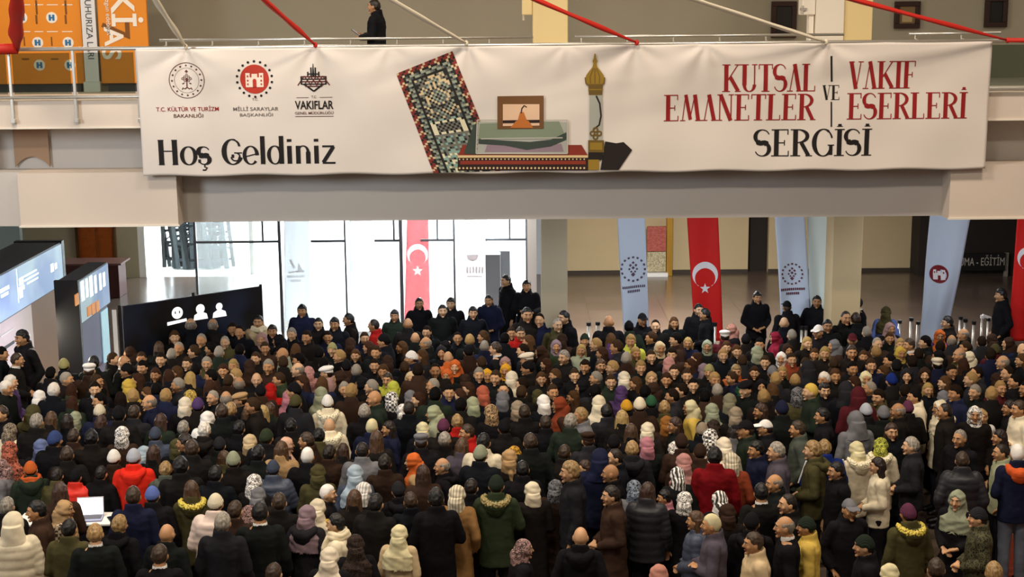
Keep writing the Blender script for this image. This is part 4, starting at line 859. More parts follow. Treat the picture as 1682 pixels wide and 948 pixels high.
# ------------------------------------------------------------------ people: materials that take the object's own colour
def objmat(name, rough, kind='cloth', spec=0.25):
    m, N, L, P = nmat(name); P.inputs['Roughness'].default_value = rough; P.inputs['Specular IOR Level'].default_value = spec
    oi = N.new('ShaderNodeObjectInfo'); tc = N.new('ShaderNodeTexCoord')
    add = N.new('ShaderNodeVectorMath'); add.operation = 'ADD'; sc_ = N.new('ShaderNodeVectorMath'); sc_.operation = 'SCALE'; sc_.inputs[0].default_value = (37, 19, 53)
    L.new(oi.outputs['Random'], sc_.inputs['Scale']); L.new(tc.outputs['Object'], add.inputs[0]); L.new(sc_.outputs[0], add.inputs[1])
    vec = add.outputs[0]; col = oi.outputs['Color']
    def mixc(fac, a, b, blend='MIX'):
        x = N.new('ShaderNodeMix'); x.data_type = 'RGBA'; x.blend_type = blend
        for s, v in ((0, fac), (6, a), (7, b)):
            if isinstance(v, (int, float)): x.inputs[s].default_value = v
            elif isinstance(v, tuple): x.inputs[s].default_value = v
            else: L.new(v, x.inputs[s])
        return x.outputs[2]
    def tex(t, **kw):
        n = N.new(t)
        for k, v in kw.items(): n.inputs[k].default_value = v
        L.new(vec, n.inputs['Vector']); return n
    def ramp(sock, stops):
        r = N.new('ShaderNodeValToRGB'); r.color_ramp.interpolation = 'CONSTANT' if kind in ('leopard', 'checker', 'zebra') else 'LINEAR'
        while len(r.color_ramp.elements) < len(stops): r.color_ramp.elements.new(0.5)
        for e, (p, v) in zip(r.color_ramp.elements, stops): e.position = p; e.color = (v, v, v, 1)
        L.new(sock, r.inputs[0]); return r.outputs[0]
    def hsv(c, v, s=1.0):
        h = N.new('ShaderNodeHueSaturation'); h.inputs['Value'].default_value = v; h.inputs['Saturation'].default_value = s; L.new(c, h.inputs['Color']); return h.outputs[0]
    bumpsrc = None
    if kind == 'cloth':
        n = tex('ShaderNodeTexNoise', Scale=7.0, Detail=4.0); out = mixc(ramp(n.outputs['Fac'], [(0.3, 0), (0.7, 1)]), hsv(col, 0.82), hsv(col, 1.18)); bumpsrc = tex('ShaderNodeTexNoise', Scale=14.0, Detail=3.0).outputs['Fac']
    elif kind == 'hair':
        mp = N.new('ShaderNodeMapping'); mp.inputs['Scale'].default_value = (60, 60, 9); L.new(vec, mp.inputs[0]); n = N.new('ShaderNodeTexNoise'); n.inputs['Scale'].default_value = 1.0; n.inputs['Detail'].default_value = 3; L.new(mp.outputs[0], n.inputs['Vector'])
        out = mixc(ramp(n.outputs['Fac'], [(0.35, 0), (0.65, 1)]), hsv(col, 0.6), hsv(col, 1.35)); bumpsrc = n.outputs['Fac']
    elif kind == 'skin':
        n = tex('ShaderNodeTexNoise', Scale=9.0, Detail=2.0); out = mixc(n.outputs['Fac'], hsv(col, 0.9, 1.1), hsv(col, 1.08))
    elif kind == 'knit':
        w = tex('ShaderNodeTexWave', Scale=26.0, Distortion=1.2); out = mixc(w.outputs['Fac'], hsv(col, 0.72), hsv(col, 1.12)); bumpsrc = w.outputs['Fac']
    elif kind == 'leopard':
        v = tex('ShaderNodeTexVoronoi', Scale=30.0, Randomness=1.0); f = ramp(v.outputs['Distance'], [(0.0, 1), (0.3, 0), (0.52, 1)])
        out = mixc(f, hsv(col, 0.16, 0.9), col)
    elif kind == 'stripe':
        w = tex('ShaderNodeTexWave', Scale=9.0, Distortion=0.6); out = mixc(ramp(w.outputs['Fac'], [(0.4, 0), (0.6, 1)]), hsv(col, 0.55), col)
    elif kind == 'zebra':
        w = tex('ShaderNodeTexWave', Scale=7.0, Distortion=7.0); out = mixc(ramp(w.outputs['Fac'], [(0.0, 0), (0.5, 1)]), hsv(col, 0.05), col)
    elif kind == 'checker':
        c = N.new('ShaderNodeTexChecker'); c.inputs['Scale'].default_value = 26.0; L.new(tc.outputs['Object'], c.inputs['Vector']); out = mixc(c.outputs['Fac'], hsv(col, 0.07), col)
    L.new(out, P.inputs['Base Color'])
    if kind == 'cloth': P.inputs['Sheen Weight'].default_value = 0.0
    if bumpsrc is not None:
        b = N.new('ShaderNodeBump'); b.inputs['Strength'].default_value = 0.35; b.inputs['Distance'].default_value = 0.006; L.new(bumpsrc, b.inputs['Height']); L.new(b.outputs[0], P.inputs['Normal'])
    return m
M_SKIN = objmat('skin', 0.5, 'skin', 0.35); M_CLOTH = objmat('coat_cloth', 0.85, 'cloth', 0.08); M_HAIR = objmat('hair_strands', 0.5, 'hair', 0.4)
M_KNIT = objmat('knitted_wool', 0.9, 'knit', 0.1); M_SHINY = objmat('quilted_nylon', 0.45, 'cloth', 0.25)
M_PAT = {k: objmat('scarf_' + k, 0.75, k) for k in ('leopard', 'stripe', 'zebra', 'checker')}
M_EYEW = mat('eye_white', '#d8d2c8', 0.3); M_IRIS = mat('eye_dark', '#1a120c', 0.2); M_LIP = mat('lip', '#7d3f36', 0.5); M_BROW = mat('brow', '#1d140e', 0.8)
M_SHOE = mat('shoe_black', '#121113', 0.4); M_SOLE = mat('shoe_sole', '#2b2926', 0.7)

HCZ = 1.605
HC = Vector((0, 0.025, HCZ))
def head_pt(a, e, k=1.0):          # a: azimuth in degrees from the face, e: elevation in degrees
    a = math.radians(a); e = math.radians(e); ce = math.cos(e); x = 0.077 * ce * math.sin(a); y = 0.098 * ce * math.cos(a); z = 0.118 * math.sin(e)
    if z < 0:
        t = -z / 0.118; x *= 1 - 0.30 * t ** 1.4
        y *= (1 - 0.40 * t) if y < 0 else (1 - 0.06 * t)
    if y > 0 and z > 0.05: y *= 1 - 0.10 * (z - 0.05) / 0.068
    return Vector((x * k, y * k, z * k))
def bake(mb, voxel, name, mats, smooth_it=3, disp=None, smooth=True):
    me = mb.mesh(name); o = bpy.data.objects.new('tmp', me); COL.objects.link(o)
    r = o.modifiers.new('r', 'REMESH'); r.mode = 'VOXEL'; r.voxel_size = voxel
    if smooth_it:
        s = o.modifiers.new('s', 'SMOOTH'); s.factor = 0.5; s.iterations = smooth_it
    dg = bpy.context.evaluated_depsgraph_get(); out = bpy.data.meshes.new_from_object(o.evaluated_get(dg))
    bpy.data.objects.remove(o); bpy.data.meshes.remove(me)
    out.name = name; out.materials.clear()
    for m in mats: out.materials.append(m)
    if disp:
        ns = [v.normal.copy() for v in out.vertices]
        for v, n in zip(out.vertices, ns): v.co += n * disp(v.co)
    out.polygons.foreach_set('use_smooth', [smooth] * len(out.polygons)); out.update(); return out

POSES = {  # right arm: elbow, wrist, hand tip; left arm the same, x positive = right
 'down': (((.245, -.03, 1.13), (.25, .06, .89), (.24, .10, .74)), ((-.245, -.03, 1.13), (-.25, .06, .89), (-.24, .10, .74))),
 'clasp': (((.25, -.04, 1.14), (.10, .20, 1.03), (-.01, .25, .99)), ((-.25, -.04, 1.14), (-.10, .20, 1.05), (.02, .25, 1.03))),
 'cross': (((.26, .0, 1.15), (.02, .21, 1.16), (-.11, .19, 1.19)), ((-.26, .0, 1.15), (-.02, .19, 1.13), (.10, .20, 1.12))),
 'phone': (((.27, .14, 1.23), (.14, .36, 1.46), (.10, .40, 1.60)), ((-.25, -.03, 1.14), (-.24, .08, .9), (-.22, .12, .76))),
 'text': (((.25, -.01, 1.15), (.10, .25, 1.15), (.03, .33, 1.20)), ((-.25, -.01, 1.15), (-.12, .24, 1.12), (-.02, .32, 1.14))),
 'pocket': (((.27, -.08, 1.14), (.21, .06, .93), (.15, .12, .86)), ((-.27, -.08, 1.14), (-.21, .06, .93), (-.15, .12, .86))),
}
def wx(build): return 1.0 if build == 'm' else 0.90
def arm_pts(build, pose, side):
    e, w, h = POSES[pose][0 if side > 0 else 1]; s = wx(build)
    sh = Vector((side * 0.168 * s, -0.005, 1.415)); return sh, Vector((e[0] * s, e[1], e[2])), Vector((w[0] * s, w[1], w[2])), Vector((h[0] * s, h[1], h[2]))
def ell(z, rx, ry, cy=0.0, n=24, p=2.4):
    o = []
    for k in range(n):
        a = 2 * PI * k / n; c, s = math.cos(a), math.sin(a); o.append((rx * math.copysign(abs(c) ** (2 / p), c), cy + ry * math.copysign(abs(s) ** (2 / p), s), z))
    return o
def add_head(mb):
    rings = []
    for i in range(17):
        e = -88 + 176 * i / 16; rings.append([HC + head_pt(360 * k / 24, e) for k in range(24)])
    mb.loft(rings)
    f = HC                                                    # nose, brow, chin, ears
    mb.loft([[f + Vector((x * .010, .088 + y * .02, .018)) for x, y in ((-1, 0), (1, 0), (.5, .6), (-.5, .6))], [f + Vector((x * .017, .086 + y * .038, -.026)) for x, y in ((-1, 0), (1, 0), (.6, 1), (-.6, 1))], [f + Vector((x * .014, .084 + y * .03, -.036)) for x, y in ((-1, 0), (1, 0), (.6, .6), (-.6, .6))]])
    mb.ball(f + Vector((0, .083, .034)), (.055, .014, .012), 12, 6); mb.ball(f + Vector((0, .074, -.098)), (.026, .022, .017), 10, 6)
    for s in (-1, 1): mb.ball(f + Vector((s * .080, -.005, -.006)), (.010, .020, .032), 8, 6); mb.ball(f + Vector((s * .045, .066, -.022)), (.024, .022, .022), 8, 6)
    mb.tube([(0, -.012, 1.44), (0, -.004, 1.52), (0, .012, 1.560)], [.064, .056, .056], 16)
def add_hand(mb, w, h):
    d = (h - w).normalized(); up = Vector((0, 0, 1)) if abs(d.z) < .8 else Vector((0, 1, 0)); s = d.cross(up).normalized(); n = s.cross(d)
    palm = w + d * .055
    mb.loft([[w + s * a * .022 + n * b * .016 for a, b in ((-1, -1), (1, -1), (1, 1), (-1, 1))], [palm + s * a * .037 + n * b * .014 for a, b in ((-1, -1), (1, -1), (1, 1), (-1, 1))], [w + d * .095 + s * a * .037 + n * b * .012 for a, b in ((-1, -1), (1, -1), (1, 1), (-1, 1))]])
    for k, (o, l) in enumerate(((-.030, .062), (-.010, .072), (.010, .068), (.030, .052))):
        b = w + d * .09 + s * o; mb.tube([b, b + d * l * .55 - n * .008, b + d * l * .95 - n * .026], [.0095, .009, .0075], 8)
    b = w + d * .03 + s * .03; mb.tube([b, b + s * .025 + d * .03 - n * .01, b + s * .03 + d * .06 - n * .018], [.011, .010, .008], 8)
_body = {}
def body_mesh(build, pose):
    if (build, pose) in _body: return _body[(build, pose)]
    s = wx(build); mb = MB(); hip = 1.0 if build == 'm' else 1.12
    mb.loft([ell(z, rx * (s if z > 1.1 else s * hip), ry, cy) for z, rx, ry, cy in ((.80, .08, .07, 0), (.86, .155, .11, 0), (.95, .165, .12, 0), (1.05, .15, .108, 0), (1.18, .16, .115, 0), (1.30, .165, .118, 0), (1.39, .165, .108, -.005), (1.45, .12, .08, -.008), (1.49, .06, .06, -.01))])
    add_head(mb)
    for side in (-1, 1):
        sh, e, w, h = arm_pts(build, pose, side)
        mb.ball(sh, .058, 12, 8); mb.tube([sh, sh.lerp(e, .5), e], [.055, .048, .041], 12); mb.ball(e, .041, 10, 6); mb.tube([e, e.lerp(w, .4), w], [.041, .038, .026], 12); add_hand(mb, w, h)
        x = side * .09 * s; mb.tube([(x, 0, .90), (x * 1.02, .01, .70), (x * 1.05, .012, .50), (x * 1.07, -.012, .36), (x * 1.1, -.02, .09)], [.088, .076, .055, .052, .036], 14)
        mb.tube([(x * 1.1, -.05, .045), (x * 1.12, .05, .04), (x * 1.16, .15, .03)], [.04, .04, .028], 10)
    me = bake(mb, 0.0085, 'person', [M_SKIN, M_EYEW, M_IRIS, M_LIP, M_BROW], 2)
    bm = bmesh.new(); bm.from_mesh(me); base = len(bm.faces)
    def addm(mb2, mi):
        t = mb2.mesh('t'); b2 = len(bm.faces); bm.from_mesh(t); bm.faces.ensure_lookup_table()
        for f in bm.faces[b2:]: f.material_index = mi; f.smooth = True
        bpy.data.meshes.remove(t)
    for sd in (-1, 1):
        q = MB(); q.ball(HC + Vector((sd * .031, .078, .012)), (.0145, .012, .0085), 10, 6); addm(q, 1)
        q = MB(); q.ball(HC + Vector((sd * .031, .0865, .012)), (.0065, .006, .0068), 8, 6); addm(q, 2)
        q = MB(); q.tube([HC + Vector((sd * .014, .099, .031)), HC + Vector((sd * .032, .097, .037)), HC + Vector((sd * .050, .082, .032))], [.004, .0055, .003], 6); addm(q, 4)
    q = MB(); q.ball(HC + Vector((0, .088, -.062)), (.024, .011, .008), 12, 6); addm(q, 3)
    bm.to_mesh(me); bm.free(); me.update(); _body[(build, pose)] = me; return me
_coat = {}
def coat_mesh(build, pose, kind):
    key = (build, pose, kind)
    if key in _coat: return _coat[key]
    s = wx(build); mb = MB(); puff = kind == 'puffer'; fat = 1.10 if puff else 1.0
    hem = {'jacket': .80, 'coat': .42, 'puffer': .78, 'parka': .70, 'suit': .76}[kind]
    prof = [(hem, .205, .155, 0), (.88, .198, .150, 0), (.98, .195, .148, 0), (1.08, .188, .142, 0), (1.18, .192, .144, 0), (1.30, .190, .145, -.005), (1.38, .188, .136, -.012), (1.44, .150, .110, -.015), (1.475, .104, .094, -.014), (1.515, .094, .090, -.010), (1.548, .082, .082, -.004), (1.51, .060, .062, 0)]
    if kind == 'coat': prof = [(hem, .235, .185, 0), (.65, .215, .168, 0)] + prof[1:]
    if kind == 'suit': prof = [(z, rx * .96, ry * .94, cy) for z, rx, ry, cy in prof[:8]] + [(1.47, .085, .078, -.012), (1.50, .072, .07, -.01), (1.48, .055, .055, -.005)]
    rings = []
    for i in range(len(prof) - 1):
        a, b = prof[i], prof[i + 1]
        for k in range(4):
            t = k / 4; z, rx, ry, cy = (a[j] + (b[j] - a[j]) * t for j in range(4))
            if puff and z < 1.44: q = .012 * abs(math.sin(z * PI / .105)) ** .6 + .008; rx += q; ry += q
            rg = ell(z, rx * s * fat, ry * fat, cy, 28); tl = .34 * sstep(1.44, 1.52, z); rings.append([(x_, y_, z_ - tl * y_) for x_, y_, z_ in rg])
    mb.loft(rings)
    for side in (-1, 1):
        sh, e, w, h = arm_pts(build, pose, side); n = 22; pts = []; rs = []
        w2 = w - (w - e).normalized() * .005
        for k in range(n + 1):
            t = k / n * 2; p = sh.lerp(e, t) if t < 1 else e.lerp(w2, t - 1); r = .074 - .015 * t / 2 - (.006 if t > 1.8 else 0)
            if puff: r += .010 * abs(math.sin(k * PI / 2.6))
            pts.append(p); rs.append(r * (1.06 if puff else .96))
        mb.tube(pts, rs, 14); mb.ball(sh + Vector((0, 0, -.005)), .077 * fat, 12, 8); mb.ball(e, rs[n // 2], 10, 6)
    def disp(c):
        f = noise.noise(Vector((c.x * 5, c.y * 5, c.z * 9))) * .010 + noise.noise(Vector((c.x * 14, c.y * 14, c.z * 22))) * .004
        return f * (.5 if puff else 1.0)
    me = bake(mb, 0.0135, 'coat', [M_SHINY if puff else M_CLOTH], 1 if puff else 3, disp); _coat[key] = me; return me
_parts = {}
def part_mesh(key):
    if key in _parts: return _parts[key]
    kind, build = key; s = wx(build); mb = MB()
    if kind == 'trousers':
        mb.loft([ell(z, rx * s, ry, 0) for z, rx, ry in ((.80, .10, .09), (.88, .178, .135), (.98, .178, .132), (1.06, .165, .12))])
        for sd in (-1, 1):
            x = sd * .092 * s; mb.tube([(x, 0, .92), (x * 1.02, .01, .70), (x * 1.05, .014, .50), (x * 1.08, -.008, .34), (x * 1.1, -.012, .075)], [.102, .092, .076, .072, .068], 16)
        me = bake(mb, 0.014, kind, [M_CLOTH], 2, lambda c: noise.noise(Vector((c.x * 8, c.y * 8, c.z * 12))) * .006)
    elif kind in ('shoe_left', 'shoe_right'):
        sd = -1 if kind == 'shoe_left' else 1; x = sd * .1 * s
        mb.loft([[(x + sd * .006 + a * .05 * q, y, z) for a, z in ((-1, .0), (1, .0), (1.0, .05 * hh), (.55, .085 * hh), (-.55, .085 * hh), (-1.0, .05 * hh))] for y, q, hh in ((-.085, .7, 1.1), (-.06, .9, 1.4), (0, .95, 1.35), (.08, 1.0, .95), (.15, .95, .75), (.185, .55, .55))])
        me = bake(mb, 0.010, 'shoe', [M_SHOE], 2)
    _parts[key] = me; return me

# head coverings -----------------------------------------------------------
def ip(x, xs, ys): return float(np.interp(x, xs, ys))
def shell(mb, fn, na=36, ne=22, xs=1.0):   # closed skin around the head; fn(a, e) -> scale (below 0.95 it dives into the head)
    rings = []
    for i in range(ne + 1):
        e = -86 + 175 * i / ne; rings.append([HC + Vector((q.x * xs, q.y, q.z)) for q in (head_pt(360 * k / na, e, fn(abs(((360 * k / na) + 180) % 360 - 180), e)) for k in range(na))])
    mb.loft(rings)
def sstep(a, b, x): t = max(0, min(1, (x - a) / (b - a))); return t * t * (3 - 2 * t)
def hairline(a, front=36, side=-6, back=-42): return ip(a, [0, 50, 78, 100, 125, 180], [front, front - 3, 6, side - 2, -28, back])
def hair_fn(th=1.11, front=36, top=1.14):
    def f(a, e):
        w = ip(a, [0, 60, 100], [13, 9, 5]); hl = hairline(a, front) + (w - 5) * .6
        return .90 + (ip(e, [-40, 30, 80], [th - .03, th, top]) - .90) * sstep(hl - w, hl + w, e)
    return f
def bald_fn(): return lambda a, e: .90 + (.165) * sstep(hairline(a) - 4, hairline(a) + 5, e) * (1 - sstep(24, 40, e) * (1 if a < 150 else .6)) * (1 if a > 62 else 0)
def scarf_fn(th=1.15):
    def f(a, e):
        inside = max(0, 1 - ((a / 50.0) ** 2 + ((e + 10) / 48.0) ** 2)); back = .05 * sstep(110, 170, a) * sstep(-40, 20, e)
        return th + back - (th + back - .88) * sstep(0.0, .16, inside)
    return f
_hw = {}
def headwear_mesh(kind, patmat=None):
    key = (kind, patmat)
    if key in _hw: return _hw[key]
    mb = MB(); m = M_HAIR; vox = .0075; sm = 1; disp = None; nm = 'hair'
    if kind == 'short': shell(mb, hair_fn(1.10, 31, 1.09)); disp = lambda c: noise.noise(c * 34) * .006
    elif kind == 'crop': shell(mb, hair_fn(1.06, 42, 1.06)); disp = lambda c: noise.noise(c * 45) * .003
    elif kind == 'full': shell(mb, hair_fn(1.15, 29, 1.13)); disp = lambda c: noise.noise(c * 26) * .010
    elif kind == 'bald': shell(mb, bald_fn()); disp = lambda c: noise.noise(c * 40) * .003
    elif kind in ('long', 'pony'):
        shell(mb, hair_fn(1.13, 29, 1.10))
        if kind == 'long':
            mb.loft([[HC + Vector((r * math.sin(math.radians(a)), y0 - ry * math.cos(math.radians(a)) * (1 if abs(a) < 100 else .4), z)) for a in range(-180, 180, 15)] for z, r, y0, ry in ((.04, .09, -.01, .095), (-.05, .098, -.015, .105), (-.13, .105, -.03, .10), (-.20, .125, -.05, .09), (-.29, .115, -.07, .075), (-.33, .08, -.08, .05))])
        else:
            mb.ball(HC + Vector((0, -.115, .03)), (.035, .04, .04), 10, 8); mb.tube([HC + Vector((0, -.13, .03)), HC + Vector((0, -.16, -.06)), HC + Vector((0, -.15, -.18))], [.03, .036, .015], 10)
        disp = lambda c: noise.noise(Vector((c.x * 40, c.y * 40, c.z * 10))) * .007
    elif kind in ('scarf', 'drape', 'tied'):
        nm = 'headscarf'; m = M_PAT.get(patmat, M_CLOTH); shell(mb, scarf_fn(1.12 if kind != 'drape' else 1.15), xs=1.17)
        if kind == 'tied':
            mb.ball(HC + Vector((0, -.11, -.05)), (.035, .03, .03), 10, 6); mb.tube([HC + Vector((0, -.12, -.06)), HC + Vector((.02, -.15, -.15)), HC + Vector((.03, -.15, -.28))], [.02, .035, .02], 8)
        w = 1.15 if kind == 'drape' else 1.0
        if kind != 'drape': mb.loft([ell(HCZ + z, rx, ry, cy, 24) for z, rx, ry, cy in ((.0, .080, .088, -.028), (-.05, .095, .108, -.030), (-.10, .096, .106, -.026), (-.14, .103, .108, -.020), (-.165, .112, .112, -.014), (-.19, .09, .09, -.01))])
        else: mb.loft([ell(HCZ + z, rx, ry, cy, 24) for z, rx, ry, cy in ((.0, .080, .088, -.028), (-.05, .096, .108, -.030), (-.10, .101, .107, -.026), (-.14, .115, .112, -.02), (-.18, .142 * w, .13, -.015), (-.225, .172 * w, .155, -.012), (-.30 - .1 * (w - 1) / .15, .182 * w, .172, -.01), (-.28, .12, .12, 0))])
        disp = lambda c: noise.noise(Vector((c.x * 12, c.y * 12, c.z * 20))) * .008 + .002 * math.sin(c.z * 70 + c.x * 30)
    elif kind == 'beanie':
        nm = 'knit_hat'; m = M_KNIT; shell(mb, lambda a, e: .90 + (ip(e, [-10, 40, 80], [.20, .22, .25]) + .05 * sstep(28, 20, e)) * sstep(ip(a, [0, 90, 180], [22, 2, -14]) - 3, ip(a, [0, 90, 180], [22, 2, -14]) + 3, e))
    elif kind == 'skullcap':
        nm = 'skullcap'; m = M_CLOTH; shell(mb, lambda a, e: .90 + .20 * sstep(30, 35, e)); shell(mb, lambda a, e: hair_fn()(a, e) - .035)
    elif kind in ('cap', 'flatcap'):
        nm = 'cap'; m = M_CLOTH; shell(mb, lambda a, e: .90 + .24 * sstep(ip(a, [0, 90, 180], [27, 16, 8]) - 3, ip(a, [0, 90, 180], [27, 16, 8]) + 3, e))
        if kind == 'cap':
            mb.loft([[HC + Vector((x * w, y, .048 - (y - .05) * .16 + dz + .012 * (1 - x * x))) for x, dz in ((-1, 0), (-.5, 0), (0, 0), (.5, 0), (1, 0), (1, .011), (.5, .011), (0, .011), (-.5, .011), (-1, .011))] for y, w in ((.05, .072), (.11, .075), (.15, .064), (.178, .036))])
        else:
            mb.loft([[HC + Vector((rx * math.cos(t), cy + ry * math.sin(t), z + .10 * -(ry * math.sin(t)))) for t in [2 * PI * k / 24 for k in range(24)]] for z, rx, ry, cy in ((.058, .084, .12, .02), (.078, .098, .128, .012), (.105, .094, .118, .0), (.125, .07, .09, -.01), (.132, .03, .04, -.01))])
        vox = .006
    elif kind == 'hood':
        nm = 'hood'; m = M_CLOTH; shell(mb, lambda a, e: scarf_fn(1.26)(a, e + 2), xs=1.14)
        mb.loft([ell(HCZ + z, rx, ry, cy, 24) for z, rx, ry, cy in ((.02, .095, .10, -.04), (-.06, .112, .112, -.038), (-.12, .125, .12, -.034), (-.17, .15, .135, -.025), (-.22, .185, .15, -.01), (-.24, .08, .09, 0))]); disp = lambda c: noise.noise(c * 11) * .010
    elif kind in ('hooddown', 'furtrim'):
        nm = 'hood' if kind == 'hooddown' else 'fur_trim'; m = M_CLOTH if kind == 'hooddown' else M_HAIR
        R0 = (.118, .105) if kind == 'hooddown' else (.135, .125)
        pts = []
        for k in range(21):
            t = math.radians(-215 + 250 * k / 20 + 0); pts.append(Vector((R0[0] * math.cos(t), -.045 + R0[1] * math.sin(t), 1.475 - .05 * max(0, -math.sin(t)) + (.02 if kind == 'furtrim' else 0))))
        rr_ = [.02 + (.042 if kind == 'hooddown' else .022) * math.sin(PI * k / 20) for k in range(21)]
        mb.tube(pts, rr_, 12)
        if kind == 'hooddown': mb.ball((0, -.15, 1.40), (.105, .05, .10), 14, 10); disp = lambda c: noise.noise(c * 14) * .010
        else: disp = lambda c: noise.noise(c * 60) * .014; vox = .006; sm = 0
    elif kind == 'collar':
        nm = 'shirt_collar'; m = M_CLOTH
        mb.loft([ell(z, rx, ry, cy, 20) for z, rx, ry, cy in ((1.45, .07, .074, -.008), (1.50, .073, .074, -.006), (1.53, .067, .068, 0), (1.50, .058, .06, 0))]); vox = .006
    elif kind == 'neckscarf':
        nm = 'neck_scarf'; m = M_PAT.get(patmat, M_CLOTH)
        for z, r in ((1.475, .105), (1.51, .095)): mb.tube([(r * math.cos(t), .0 + r * math.sin(t), z + .01 * math.sin(3 * t)) for t in [2 * PI * k / 20 for k in range(21)]], .034, 10)
        mb.tube([(-.05, .10, 1.47), (-.07, .15, 1.35), (-.07, .165, 1.15)], [.035, .04, .035], 8); disp = lambda c: noise.noise(c * 18) * .008
    me = bake(mb, vox, nm, [m], sm, disp); _hw[key] = me; return me

